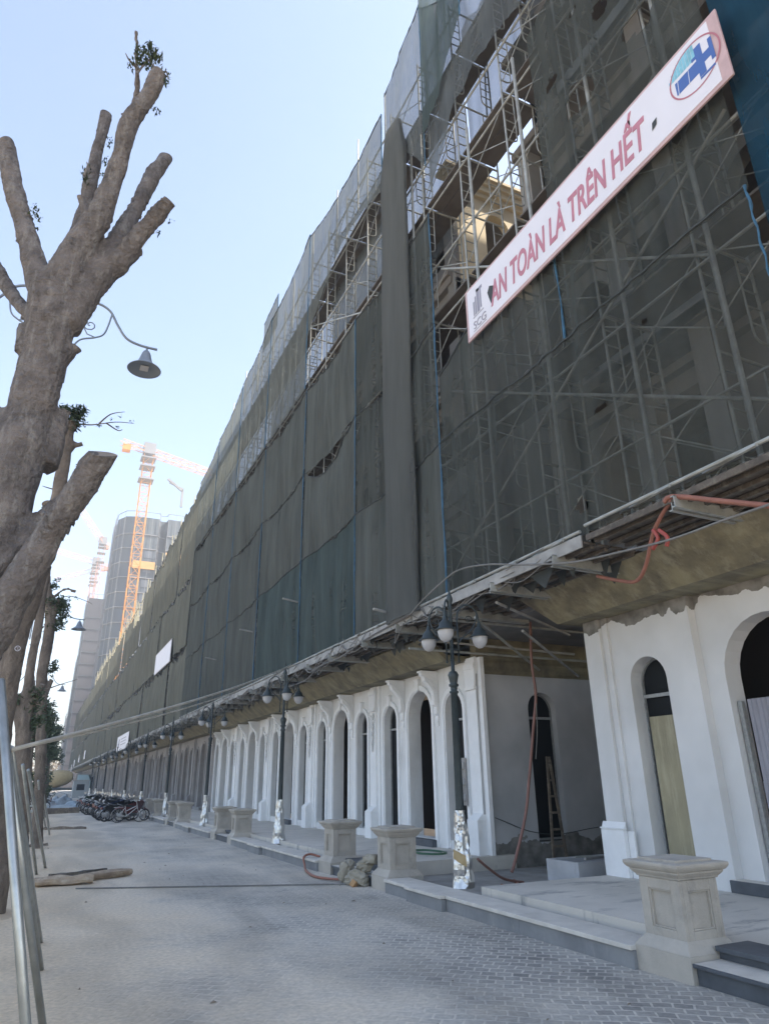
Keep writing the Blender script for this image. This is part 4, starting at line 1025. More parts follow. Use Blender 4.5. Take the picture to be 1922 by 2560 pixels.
for (x, y) in ((186, 385), (184, 392), (190, 380), (180, 370), (80, 462), (84, 470), (76, 450), (236, 318), (232, 352), (340, 240), (272, 555), (260, 548), (276, 552), (352, 168), (358, 180), (182, 375), (192, 365), (232, 345), (236, 310), (239, 300), (78, 455), (72, 462), (84, 492), (296, 230), (332, 235), (268, 562), (280, 545), (370, 478), (342, 503), (222, 378)): LC(x, y, 6.1, .045, 12, .024)
tw_ = [[atY(x*D_, y*D_, 5.7) for x, y in pts] for pts in (((296, 160), (312, 140), (340, 115)), ((345, 165), (330, 140), (318, 125)), ((300, 150), (280, 130), (272, 115)), ((350, 160), (360, 155), (364, 172)), ((182, 380), (190, 360), (188, 350)))]
tree(limbs, BARK, 'big pale lopped tree in the foreground with thick bare sawn limbs', .026, lv, tw_, 1, b1)

def vtree(Yc, lab, limbs_px, lvs, tws, m, seed, n_leaf=30):
    lbs = [L(Yc, *l) for l in limbs_px]
    lvv = [(atY(x*D_, y*D_, Yc), r, n, sz) for (x, y, r, n, sz) in lvs]
    tww = [[atY(x*D_, y*D_, Yc) for x, y in t] for t in tws]
    base = lbs[0][0][0].copy(); base.z = 0
    lbs[0] = [(Vector((base.x, base.y, -.1)), lbs[0][0][1]*1.15)]+lbs[0]
    return tree(lbs, m, lab, .05, lvv, tww, seed, base)
rr = random.Random(9)
def puff(x, y, sx, sy, n, r=.14, k=26, sz=.05): return [(x+rr.uniform(-sx, sx), y+rr.uniform(-sy, sy), r, k, sz) for _ in range(n)]
t2 = vtree(11.5, 'brown-barked lopped tree second in the row, a small white mark on its trunk',
      [[(-14, 1900, 62), (-10, 1760, 50), (2, 1600, 44), (15, 1491, 44), (26, 1432, 46), (39, 1374, 46), (57, 1315, 42), (78, 1260, 36), (100, 1190, 32), (112, 1130, 28), (128, 1060, 26), (146, 960, 22), (152, 915, 28)], [(118, 1110, 26), (104, 1090, 22)], [(146, 968, 20), (176, 960, 9)], [(72, 1270, 34), (92, 1150, 24), (96, 1110, 20)]],
      puff(152, 905, 30, 18, 26, .14, 34, .055)+puff(185, 912, 12, 6, 3, .06, 10, .04)+[(215, 918, .04, 8, .03), (240, 905, .04, 7, .03), (262, 900, .04, 8, .03), (255, 925, .04, 8, .03), (285, 912, .05, 8, .03), (173, 1005, .07, 12, .04), (165, 1035, .05, 10, .04), (35, 905, .05, 8, .04)],
      [((160, 915), (200, 918), (250, 912), (290, 915)), ((215, 915), (240, 895), (270, 890)), ((230, 914), (255, 930), (265, 928)), ((128, 1060), (108, 1055), (92, 1050)), ((140, 1050), (165, 1040), (172, 1010))], BARK2, 11)
mk = atY(45, 1621, 11.24)-t2.location
MB().tube([mk+Vector((.035*math.cos(a), 0, .035*math.sin(a))) for a in np.linspace(0, 6.283, 17)], .004, 5).tube([mk+Vector((-.015, 0, .012)), mk+Vector((.012, 0, .012)), mk+Vector((-.008, 0, -.014)), mk+Vector((.016, 0, -.014))], .003, 4).build('painted_mark', WHITE, t2)
vtree(17.5, 'slender bare trunk standing third in the tree row',
      [[(44, 1860, 34), (50, 1680, 29), (53, 1560, 31), (60, 1490, 22), (69, 1432, 20), (79, 1374, 19), (88, 1315, 18), (96, 1265, 16), (104, 1225, 14)], [(52, 1600, 24), (36, 1540, 14), (34, 1500, 10)], [(54, 1570, 20), (75, 1520, 12), (92, 1480, 9)]],
      puff(64, 1515, 26, 20, 18, .15, 30, .06)+puff(80, 1560, 14, 14, 6, .14, 24, .06)+puff(40, 1520, 8, 14, 4, .12, 20, .06), [((100, 1490), (128, 1480), (168, 1468)), ((80, 1400), (70, 1396), (64, 1392))], BARK2, 12)
vtree(22.5, 'leafy lopped tree fourth in the row, beside the second bell lamp',
      [[(80, 1860, 24), (86, 1700, 22), (90, 1560, 22), (90, 1468, 22), (97, 1421, 22), (106, 1374, 23), (108, 1338, 22), (106, 1290, 14), (104, 1248, 11)], [(82, 1302, 9), (113, 1292, 7), (141, 1273, 7), (163, 1278, 6)], [(108, 1345, 16), (124, 1310, 10), (128, 1295, 9)], [(90, 1520, 14), (108, 1480, 10), (112, 1470, 9)]],
      puff(124, 1325, 20, 30, 26, .20, 34, .07)+puff(112, 1265, 12, 14, 6, .13, 22, .06)+puff(114, 1443, 13, 14, 12, .12, 16, .06)+puff(104, 1540, 12, 34, 16, .18, 26, .07)+puff(150, 1300, 26, 8, 5, .07, 10, .05), [((110, 1300), (150, 1288), (190, 1300), (200, 1306)), ((112, 1450), (125, 1442), (132, 1448))], BARK2, 13)
for i, (Yc, x, wd, top, lab) in enumerate(((29.5, 62, 18, 1470, 'fifth tree of the row, ragged leaves down its trunk'), (36, 82, 16, 1500, 'sixth tree of the row, behind the tree props'), (43, 96, 14, 1530, 'seventh tree of the row, half hidden by leaves'), (52, 100, 11, 1570, 'eighth tree of the row, far down the pavement'), (64, 104, 9, 1610, 'farthest tree of the row, beside the tarpaulins'))):
    vtree(Yc, lab, [[(x-4, 1790, wd), (x-2, 1700, wd*.9), (x+4, 1600, wd*.8), (x+9, top, wd*.6)], [(x, 1660, wd*.6), (x+10, 1600, wd*.45), (x+16, top+20, wd*.35)]],
          puff(x+20, 1560+i*14, 12, 60-6*i, 26, .24, 34, .09)+puff(x+6, 1590+i*10, 10, 40, 8, .22, 26, .09)+puff(x+8, 1690, 6, 30, 6, .2, 20, .09), [], BARK2, 20+i)
# far bare tree mass at the street end and pale buildings
fm = leaf_cluster((0, 0, 0), 1, 10, random.Random(1))
far = MB(); rf = random.Random(8)
for k in range(1500):
    x = rf.uniform(-30, 12); h = 9+3*noise.noise((x*.2, 0, 1)); p = Vector((x, rf.uniform(0, 16), h*rf.random()**.7)); u = Vector((rf.gauss(0, 1), rf.gauss(0, 1), rf.gauss(0, 1))).normalized(); v = u.orthogonal(); s_ = rf.uniform(.3, .7)
    far.quad(p-u*s_, p+v*s_*.6, p+u*s_, p-v*s_*.6)
o = far.build('distant_tree_belt', LEAFB, fix=False, label='brownish distant tree belt closing the street', cat='trees', kind='stuff'); o.location = (-2, 245, 0)

# ------------------------------------------------------------------ tree props (galvanised tripods)
def prop(pts, ring_z, c, rad, label, leg_r=.03):
    e = empty('tree_prop', (c[0], c[1], 0), label=label, cat='tree support', group='galvanised tube tripods propping the trees')
    O = Vector((c[0], c[1], 0))
    for (foot, head) in pts:
        g = MB(); g.tube([Vector(foot)-O, Vector(head)-O], leg_r, 12); g.build('leg', STEEL, e, smooth=True)
    for z, rr_ in ring_z:
        g = MB()
        for sy in (-1, 1): g.box(-rr_, rr_, sy*rr_-.02, sy*rr_+.02, z-.025, z+.025); g.box(sy*rr_-.02, sy*rr_+.02, -rr_, rr_, z-.027, z+.027)
        g.build('clamp_bar', STEEL, e, bevel=.003)
        b = MB(); b.box(rr_+.0, rr_+.10, -.05, .05, z-.06, z+.06); b.tube([(rr_+.10, 0, z), (rr_+.13, 0, z)], .015, 8); b.build('bracket', STEEL, e, bevel=.003)
    return e
A = atY(4, 1690, 4.1); B_ = atY(86, 2640, 4.1)
legs1 = []
def leg_px(u0, v0, u1, v1, y0, y1):
    a = atY(u0, v0, y0); b = atY(u1, v1, y1); d = (b-a); t = (0-a.z)/d.z; return (a+d*t, a)
legs1.append(leg_px(2, 1700, 62, 2520, 4.75, 4.25))
legs1.append(leg_px(20, 1865, 101, 2404, 6.3, 8.0))
legs1.append(leg_px(28, 1870, 101, 2345, 6.6, 9.3))
legs1.append(leg_px(14, 1850, 105, 2545, 5.2, 5.9))
prop(legs1, [(.72, .36), (1.0, .36), (.35, .38)], (-.95, 6.0), .35, 'nearest galvanised tripod propping the big lopped tree', .025)
prop([leg_px(58, 1912, 92, 2186, 13.6, 16.1), leg_px(72, 1925, 114, 2168, 13.8, 17.2), ((-.9, 10.5, 0), (-.45, 11.5, 2.1))], [(1.0, .33), (.6, .33)], (-.62, 11.9), .3, 'second galvanised tripod, beside the fallen boards', .028)
prop([leg_px(97, 1952, 105, 2065, 22, 24.2), leg_px(104, 1957, 118, 2045, 22.4, 26)], [(.9, .3), (.5, .3)], (-.1, 23.3), .3, 'third galvanised tripod under the leafy tree', .028)
prop([leg_px(100, 1965, 112, 2050, 28, 31), leg_px(106, 1962, 120, 2044, 28.4, 33)], [(.9, .3)], (.1, 29.5), .3, 'fourth galvanised tripod farther along the tree row', .028)

# timber shores against the trunks, rubble kerb beds
def slab_heap(c, n, sx, sy, lab, seed):
    rnd = random.Random(seed); e = empty('soil_heap', c, label=lab, cat='soil', group='low soil heaps at the tree pits'); m = MB(); N = 20
    for j in range(5):
        for k in range(N):
            a = 2*math.pi*k/N; r = 1-.22*j+.12*noise.noise((math.cos(a)*2+seed, math.sin(a)*2, j)); m.v.append((sx*r*math.cos(a), sy*r*math.sin(a), .028*j-.01))
    for j in range(4):
        for k in range(N): m.f.append((j*N+k, j*N+(k+1) % N, (j+1)*N+(k+1) % N, (j+1)*N+k))
    m.f.append(tuple(4*N+k for k in range(N))); m.build('soil', SOIL, e, smooth=True); return e
for i, y in enumerate((6, 11.6, 17.5, 23.5, 29.5)):
    slab_heap((-.7+.09*i, y, 0), 0, .72, .8, 'sandy soil mound at the foot of the %s tree of the row' % ORD[i], i)

# ================================================================== LOOSE THINGS
def board(a, b, w, h, m, name, lab, cat, grp=None, z=0):
    a, b = Vector(a), Vector(b); L_ = (b-a).length; o = MB(); n = 10; rnd = random.Random(lab)
    for k in range(n+1):
        t = L_*k/n; jj = .012 if w < .2 or w > .5 else .035; j = lambda: rnd.uniform(-jj, jj)
        o.v += [(t, -w/2+j(), 0), (t, w/2+j(), 0), (t, w/3+j(), h+j()), (t, -w/3+j(), h+j())]
    for k in range(n):
        for q in range(4): o.f.append((4*k+q, 4*k+(q+1) % 4, 4*k+4+(q+1) % 4, 4*k+4+q))
    o.f += [(0, 1, 2, 3), (4*n+3, 4*n+2, 4*n+1, 4*n)]
    ob = o.build(name, m, label=lab, cat=cat, group=grp); ob.location = a; d = b-a; ob.rotation_euler = (0, -math.asin(d.z/L_), math.atan2(d.y, d.x)); return ob
LOG = mat('split_log', (.42, .33, .24), .95, col2=(.26, .20, .15), vscale=4, stain=((.50, .42, .32), (6, 6, 6), .5, .7), bump=.6, bscale=14)
def log(a, b, r_, lab, seed):
    a, b = Vector(a), Vector(b); m = MB(); n, N = 14, 12; d = (b-a); q = Vector((-d.y, d.x, 0)).normalized()
    for i in range(n+1):
        t = i/n; rr_ = r_*(.55+.45*math.sin(math.pi*min(1, max(0, t*.92+.04)))**.4)
        for j in range(N):
            an = 2*math.pi*j/N; k_ = 1+.35*noise.noise((t*4+seed, math.cos(an)*1.2, math.sin(an)*1.2+seed)); m.v.append(tuple(d*t+q*(rr_*1.25*k_*math.cos(an))+Vector((0, 0, max(0, r_*.75+rr_*.8*k_*math.sin(an))))))
    for i in range(n):
        for j in range(N): m.f.append((i*N+j, i*N+(j+1) % N, (i+1)*N+(j+1) % N, (i+1)*N+j))
    m.f += [tuple(range(N)), tuple(n*N+j for j in range(N))]
    o = m.build('split_log', LOG, label=lab, cat='log', group='split logs on the pavement'); o.location = a
log((.22, 14.2, 0), (1.15, 14.15, 0), .10, 'thick pale split log, near one of the two on the pavement', 3)
log((1.0, 14.5, 0), (1.85, 14.95, 0), .09, 'pale split log with the pointed far end', 8)
board((.48, 15.3, 0), (1.50, 15.75, .0), .09, .07, DTIMBER, 'dark_plank', 'thin dark plank lying behind the rough baulks', 'timber')
board((.2, 31.5, 0), (2.0, 30.9, 0), .25, .08, TIMBER, 'flat_plank', 'plank lying under the third tripod', 'timber')
board((.45, 47.5, 0), (2.5, 48.5, 0), .7, .3, TIMBER, 'timber_stack', 'low timber stack beside the tarpaulins', 'timber')
board((-.3, 22.8, 0), (.5, 23.4, 0), .3, .05, TIMBER, 'flat_plank', 'flat plank at the foot of the leafy tree', 'timber')
pole('ground_rod', (.85, 13.55, .012), (4.85, 11.62, .02), .011, CABLE, 'thin dark rod lying right across the pavement', 'rod')
def hose(pts, r, m, label, name='hose', cat='hose', n=8, k=8, grp=None):
    pts = [Vector(p) for p in pts]; o = MB().tube([p-pts[0] for p in spline(pts, k)], r, n).build(name, m, smooth=True, label=label, cat=cat, group=grp); o.location = pts[0]; return o
hose([(5.05, 11.75, .10), (4.9, 11.95, .05), (4.7, 12.6, .03), (4.78, 13.4, .04), (4.95, 14.0, .08), (5.0, 14.2, .20), (5.15, 14.25, .24), (5.3, 14.1, .2)], .021, HOSE, 'orange hose looping over the kerb to the cement sacks')
hose([(6.1, 9.0, .2), (6.4, 9.4, .12), (7.0, 9.9, .05), (7.3, 10.4, .04)], .025, HOSE, 'orange hose in the passage, left one behind the lamp foot')
hose([(6.3, 9.9, .45), (6.55, 10.0, .30), (6.9, 10.1, .12), (7.3, 10.15, .04)], .02, HOSEB, 'brown hose crossing behind the foil-wrapped lamp foot')
# brown downpipe in the passage
pp = [(1145, 1330), (1148, 1430), (1157, 1500), (1152, 1570), (1143, 1680), (1135, 1760), (1115, 1850), (1105, 1885)]
hose([atY(u*D_, v*D_, 10.3) for u, v in pp], .026, HOSEB, 'brown flexible pipe hanging down in the passage', 'hanging_pipe', 'pipe')
hose([atY(u*D_, v*D_, 10.25) for u, v in ((1158, 1520), (1160, 1580), (1157, 1640))], .008, CABLE, 'thin grey wire hanging beside the brown pipe', 'wire', 'cable')
g = [(7.1+.28*math.cos(t), 12.9+.5*math.sin(t), FZ+.02+.02*(t/9)) for t in np.linspace(0, 12, 26)]
hose(g, .012, GHOSE, 'green hose coiled on the porch behind the nearest lamp', k=2)
# orange duct on the canopy
od = [(1661, 1093), (1560, 1083), (1455, 1073), (1435, 1085)]
hose([atX(u*D_, v*D_, 5.97) for u, v in od], .030, HOSE, 'orange corrugated duct lying along the canopy edge at the right', 'orange_duct', 'hose')
od = [(1450, 1080), (1425, 1120), (1408, 1160), (1395, 1220), (1375, 1255), (1340, 1255), (1290, 1245)]
hose([atX(u*D_, v*D_, 5.98+.09*i) for i, (u, v) in enumerate(od)], .024, HOSE, 'orange duct sagging down from the canopy corner', 'orange_duct', 'hose')
cd = MB()
for i in range(2):
    a = atX((1410+12*i)*D_, (1145)*D_, 5.95); cd.tube(spline([a, a+Vector((0, -.05-.05*i, -.12)), a+Vector((0, .05-.12*i, -.22))], 5), .024, 8)
cd.build('duct_offcut', mat('red_plastic', (.32, .06, .045), .5), smooth=True, label='bright red duct offcuts tied under the sagging orange duct', cat='hose')
hose([atX(u*D_, v*D_, 5.84) for u, v in ((1700, 1070), (1661, 1090), (1560, 1125), (1450, 1165), (1330, 1195), (1250, 1213), (1200, 1218), (1120, 1220), (1050, 1220), (990, 1232), (950, 1262), (910, 1300), (885, 1330))], .014, CABLE, 'thick grey cable sagging across the canopy edge', 'power_cable', 'cable', k=5)
hose([atX(u*D_, v*D_, 5.94) for u, v in ((885, 1330), (800, 1375), (735, 1420), (690, 1440), (660, 1470), (620, 1485))], .016, CABLE, 'grey cable lying along the canopy edge towards the second lamp', 'power_cable', 'cable', k=5)
# two cables strung from the near tripod to the canopy
e1 = atY(27*D_, 1620*D_, 6.3); 
for off, mm, lab, r in ((0, CABLEL, 'thicker pale cable strung from the tree tripod to the canopy', .017), (.07, CABLEL, 'thinner pale cable hanging just below the thick one', .010)):
    P2_ = Vector((5.95, 18.3, 4.62)); pts = []
    for k in range(9):
        t = k/8; p = e1.lerp(P2_, t); p.z -= (.18+off*2.2)*4*t*(1-t)*.55; pts.append(p)
    hose(pts, r, mm, lab, 'strung_cable', 'cable', k=3)
hose([(7.86, 12.1, .99), (8.3, 12.0, .82), (8.9, 12.0, .62), (9.6, 11.99, .55), (10.4, 11.99, .62), (11, 11.99, .66)], .007, ROPE, 'thin black cable slack across the passage side wall', 'wire', 'cable')
# sacks
def sack_pile(c, items, lab):
    for i, (dx, dy, dz, sx, sy, sz, rz, l) in enumerate(items):
        rnd = random.Random(i+40); m = MB(); n, rows = 18, 12
        for j in range(rows+1):
            f = j/rows*math.pi
            for k in range(n):
                a = 2*math.pi*k/n; p = Vector((math.copysign(abs(math.sin(f)*math.cos(a))**.7, math.cos(a)), math.copysign(abs(math.sin(f)*math.sin(a))**.7, math.sin(a)), -math.copysign(abs(math.cos(f))**.8, math.cos(f))))
                q = 1+.28*noise.noise(p*1.7+Vector((i*3, 0, 0)))+.16*noise.noise(p*4.5+Vector((0, i*3, 0)))
                m.v.append((p.x*sx*q, p.y*sy*q, p.z*sz*q))
        for j in range(rows):
            for k in range(n): m.f.append((j*n+k, j*n+(k+1) % n, (j+1)*n+(k+1) % n, (j+1)*n+k))
        o = m.build('cement_sack', SACK, label=l, cat='sack', group='heap of dusty cement sacks'); o.location = (c[0]+dx, c[1]+dy, dz); o.rotation_euler = (rnd.uniform(-.3, .3), rnd.uniform(-.3, .3), rz)
sack_pile((5.0, 11.65), [(-.02, .30, .17, .13, .10, .18, .3, 'upright tied sack at the left end of the sack heap'), (.04, .05, .10, .20, .14, .10, .8, 'flat sack lying in the middle of the sack heap'), (.02, -.18, .11, .17, .15, .11, 2.2, 'crumpled sack at the right foot of the heap'), (.12, -.12, .28, .17, .13, .10, 1.4, 'crushed sack on top of the heap by the pedestal'), (.18, -.25, .38, .12, .13, .08, .5, 'topmost sack of the heap, folded open'), (-.08, -.02, .05, .10, .12, .05, 0, 'small torn sack at the front of the heap')], '')
bk = MB().box(-.06, .06, -.04, .04, 0, .10); o = bk.build('brick', mat('brick_orange', (.42, .25, .12), .8), bevel=.004, label='orange broken brick at the foot of the sack heap', cat='brick'); o.location = (4.86, 11.42, .0); o.rotation_euler = (.5, .3, .7)
# white trough and tools in the passage
tr = empty('concrete_trough', (8.35, 9.9, 0), label='pale concrete trough in the passage beside the bay corner', cat='trough')
t = MB().box(-.45, .9, -.4, -.32, .0, .34); t.box(-.45, .9, .32, .4, 0, .34); t.box(-.45, -.37, -.319, .319, 0, .339); t.box(.82, .9, -.319, .319, 0, .339); t.box(-.369, .819, -.319, .319, 0, .1); t.build('tub', mat('pale_concrete', (.47, .47, .48), .9, var=.1), tr, bevel=.01)
pole('tool_bar', (8.05, 9.5, .39), (8.9, 9.85, .36), .022, EDGE, 'pale tube lying across the concrete trough', 'tube')
pole('tool_bar', (8.2, 9.9, .38), (9.1, 9.7, .37), .015, TUBE, 'thin dark bar lying across the concrete trough', 'tube')
# junction boards on the corner window beside lamp
jb = empty('meter_board', (7.88, 12.72, 1.0), label='temporary socket board with wires by the corner window', cat='socket board')
MB().box(-.02, .0, -.10, .10, .1, 1.0).build('backboard', mat('grey_board', (.33, .32, .31), .8), jb)
s_ = MB()
for z in (.85, .55, .25): s_.box(-.10, -.02, -.06, .05, z-.06, z+.06)
s_.build('socket_boxes', GLOBE, jb, bevel=.01); w_ = MB()
for q in range(6): w_.tube(spline([(-.06, 0, .85-.1*q), (-.12, .05-.03*q, .7-.1*q), (-.06, -.02, .5-.1*q)], 4), .006, 5)
w_.build('wires', ROPE, jb)
# ladder behind the passage window
ld = empty('step_ladder', (9.35, 11.8, .05), label='wooden step ladder leaning inside the passage window', cat='ladder')
l = MB(); l.bar((-.12, 0, 0), (.05, .12, 1.95), .03, .05); l.bar((.22, 0, 0), (.10, .12, 1.95), .03, .05)
l.build('rails', TIMBER, ld); l = MB()
for k in range(6): z = .3+.3*k; l.bar((-.10+.026*k, .01+.018*k, z), (.205-.018*k, .01+.018*k, z), .025, .04)
l.build('rungs', TIMBER, ld)
# scaffold tubes crossing the passage under the canopy
for i, (a, b) in enumerate((((6.2, 9.4, 4.1), (9.4, 11.9, 3.75)), ((6.6, 11.9, 4.2), (9.8, 11.2, 4.0)), ((6.1, 11.6, 3.95), (11.5, 11.6, 3.95)), ((6.3, 8.9, 4.25), (9.2, 10.6, 4.25)), ((6.3, 10.5, 4.3), (11, 10.5, 4.3)), ((7.0, 9.2, 3.9), (10.5, 11.95, 3.68)))):
    pole('passage_tube', a, b, .024, EDGE if i % 2 else TUBE, ['long diagonal tube just above the lamp globes in the passage', 'higher slanting tube near the side lintel', 'level tube in front of the side lintel', 'tube under the canopy at the bay corner', 'upper level tube across the passage', 'lowest pale diagonal tube in the passage'][i], 'tube', 'tubes bracing the passage canopy')
# debris on the ground
rg = random.Random(77); db = MB()
for k in range(70):
    x = rg.uniform(.2, 5.0); y = rg.uniform(2.5, 26); s_ = rg.uniform(.005, .02); a = rg.uniform(0, 3.14); z = .004
    u = Vector((math.cos(a), math.sin(a), 0))*s_*rg.uniform(1, 2.2); v = Vector((-math.sin(a), math.cos(a), 0))*s_*.6; p = Vector((x, y, z))
    i = len(db.v); db.v += [tuple(p-u-v), tuple(p+u-v*.3), tuple(p+u*.7+v), tuple(p-u*.6+v), tuple(p+Vector((0, 0, s_*.8)))]; db.f += [(i, i+1, i+4), (i+1, i+2, i+4), (i+2, i+3, i+4), (i+3, i, i+4)]
db.build('leaf_litter', TIMBER, label='scattered dry leaves and chips on the pavement', cat='litter', kind='stuff')

# ================================================================== MOTORBIKES + BICYCLE
RUB = mat('tyre_rubber', (.025, .025, .027), .8); CHR = mat('chrome', (.5, .5, .5), .3, .9)
def wheel(par, x, r, spokes=8, tw=.045):
    w_ = MB(); n = 22; rings = [[(x+(r+tw/2*math.cos(b))*math.cos(2*math.pi*k/n), tw/2*math.sin(b)*1.3, r+.0+tw/2+(r+tw/2*math.cos(b))*math.sin(2*math.pi*k/n)) for b in [2*math.pi*j/6 for j in range(6)]] for k in range(n)]
    for rg_ in rings: w_.v += rg_
    for k in range(n):
        for j in range(6): w_.f.append((k*6+j, k*6+(j+1) % 6, ((k+1) % n)*6+(j+1) % 6, ((k+1) % n)*6+j))
    o = w_.build('wheel', RUB, par, smooth=True); s_ = MB(); z0 = r+tw/2
    for k in range(spokes): a = 2*math.pi*k/spokes; s_.tube([(x, 0, z0), (x+(r-.01)*math.cos(a), 0, z0+(r-.01)*math.sin(a))], .005 if spokes > 8 else .009, 5)
    s_.tube([(x, -.04, z0), (x, .04, z0)], .025, 8); s_.build('rim', CHR, o); return o
def make_bike(m):
    e = empty('motorbike'); z0 = .27
    wheel(e, -.62, .25, 8, .07); wheel(e, .62, .25, 8, .06)
    b = MB(); b.prism([(-.78, .66), (-.66, .72), (-.2, .68), (.02, .48), (.18, .40), (.32, .52), (.44, .86), (.40, .95), (.30, .90), (.20, .52), (.05, .36), (-.22, .30), (-.40, .42), (-.60, .52)], 'y', -.11, .11)
    b.prism([(.30, .90), (.44, .96), (.52, .86), (.40, .66)], 'y', -.15, .15); b.prism([(.44, .60), (.60, .62), (.80, .50), (.62, .56), (.46, .54)], 'y', -.06, .06)
    b.build('body', m, e, bevel=.02)
    MB().prism([(-.70, .73), (-.5, .78), (-.15, .76), (.05, .70), (.0, .66), (-.3, .67), (-.66, .70)], 'y', -.12, .12).build('seat', RUB, e, bevel=.02)
    f = MB()
    for s in (-1, 1): f.tube([(.62, s*.05, .28), (.40, s*.05, .88)], .018, 7); f.tube([(-.62, s*.07, .28), (-.45, s*.09, .62)], .016, 6)
    f.build('fork', CHR, e); h = MB().tube([(.34, -.32, 1.02), (.38, -.15, 1.0), (.40, 0, .98), (.38, .15, 1.0), (.34, .32, 1.02)], .014, 7); h.build('handlebar', RUB, e)
    MB().lathe([(.0, .06), (.06, .05), (.075, .0), (.07, -.03)], 12).xf(lambda p: Vector((.50+p.z, p.x, .88+p.y))).build('headlight', GLOBE, e)
    mi = MB()
    for s in (-1, 1): mi.tube([(.36, s*.24, 1.0), (.34, s*.28, 1.14)], .006, 5); mi.prism([(s*.28-.05, 1.12), (s*.28+.05, 1.12), (s*.28+.04, 1.2), (s*.28-.04, 1.2)], 'x', .33, .345)
    mi.build('mirrors', CHR, e)
    en = MB().box(-.12, .18, -.13, .13, .26, .40); en.build('engine', MATS['lamp_iron'], e, bevel=.03)
    x = MB().tube([(.1, .14, .26), (-.3, .15, .25), (-.75, .16, .36)], [.02, .03, .045], 9); x.build('exhaust', CHR, e, smooth=True)
    r = MB().tube([(-.5, -.09, .74), (-.78, -.08, .82), (-.82, 0, .83), (-.78, .08, .82), (-.5, .09, .74)], .010, 6); r.build('grab_rail', CHR, e)
    MB().box(-.88, -.82, -.08, .08, .56, .66).build('tail_light', mat('tail_red', (.10, .01, .01), .4), e)
    return e
cols = {'black': (.02, .02, .022), 'dark blue': (.03, .045, .09), 'grey': (.16, .17, .18), 'dark green': (.03, .06, .05)}
protos = {k: make_bike(mat('paint_'+k.replace(' ', '_'), v, .35)) for k, v in cols.items()}
redb = make_bike(mat('paint_red', (.10, .010, .012), .45)); redb.location = (4.2, 35.5, 0); redb.scale = (.9, .9, .9); redb.rotation_euler.z = math.radians(12)
tag(redb, 'red motorbike parked right behind the bicycle', 'motorbike', 'motorbikes parked in a row')
names = list(cols); used = set(); rb = random.Random(21)
ypos = 36.0
for i in range(26):
    nm = names[[0, 0, 1, 0, 2, 0, 3, 0, 1, 0, 2, 0, 0][i % 13]]
    e = protos[nm] if nm not in used else copy_tree(protos[nm]); used.add(nm)
    x = 3.75-.012*i+rb.uniform(-.2, .2)
    e.scale = (.94, .94, .94); e.location = (x, ypos, 0); e.rotation_euler.z = math.radians(14+rb.uniform(-9, 9))+(math.pi if rb.random() < .3 else 0); e.rotation_euler.x = math.radians(rb.uniform(4, 9))
    tag(e, '%s motorbike, %s behind the red one in the parked row' % (nm, ORD[i]), 'motorbike', 'motorbikes parked in a row')
    ypos += .62+rb.uniform(-.08, .25)+(1.2 if i in (17,) else 0)
# bicycle
bc = empty('bicycle', (3.95, 34.55, 0), math.radians(6), label='silver city bicycle with front basket leaning before the motorbikes', cat='bicycle'); bc.scale = (.9, .9, .9)
wheel(bc, -.52, .30, 16, .03); fw = wheel(bc, .52, .30, 16, .03)
for c_ in [fw]: c_.rotation_euler = (0, 0, 0)
f = MB(); SV = mat('bike_silver', (.5, .5, .5), .4, .4)
for a, b in (((-.52, 0, .31), (-.12, 0, .29)), ((-.12, 0, .29), (-.24, 0, .78)), ((-.52, 0, .31), (-.22, 0, .66)), ((-.12, 0, .29), (.34, 0, .66)), ((-.19, 0, .50), (.32, 0, .74)), ((.30, 0, .92), (.38, 0, .60)), ((.38, 0, .60), (.52, 0, .31))): f.tube([a, b], .018, 7)
f.build('frame', SV, bc); MB().tube([(.12, -.26, .98), (.24, -.22, 1.0), (.30, 0, .94), (.24, .22, 1.0), (.12, .26, .98)], .013, 7).build('handlebar', SV, bc)
MB().prism([(-.36, .80), (-.10, .82), (-.12, .77), (-.34, .75)], 'y', -.09, .09).build('saddle', RUB, bc, bevel=.02)
k_ = MB()
for z in np.linspace(.66, .92, 7): k_.tube([(.42, -.15, z), (.74, -.15, z), (.74, .15, z), (.42, .15, z), (.42, -.15, z)], .006, 4)
for x in np.linspace(.42, .74, 6):
    for s in (-.15, .15): k_.tube([(x, s, .66), (x, s, .92)], .005, 4)
k_.quad((.42, -.15, .66), (.74, -.15, .66), (.74, .15, .66), (.42, .15, .66)); k_.build('basket', RUB, bc)
MB().prism([(-.5, .34), (-.1, .31), (-.1, .25), (-.5, .28)], 'y', .02, .04).build('chain_guard', SV, bc)
g_ = MB()
for k in range(10):
    a, b = math.radians(20+k*16), math.radians(36+k*16); g_.quad(*[(-.52+.345*math.cos(t), s, .315+.345*math.sin(t)) for t, s in ((a, -.03), (b, -.03), (b, .03), (a, .03))])
g_.build('mudguard', SV, bc)
rk = MB().tube([(-.3, 0, .70), (-.75, 0, .68)], .012, 6).tube([(-.52, .05, .31), (-.6, .05, .68)], .008, 5).box(-.75, -.35, -.07, .07, .69, .705); rk.build('carrier', SV, bc)
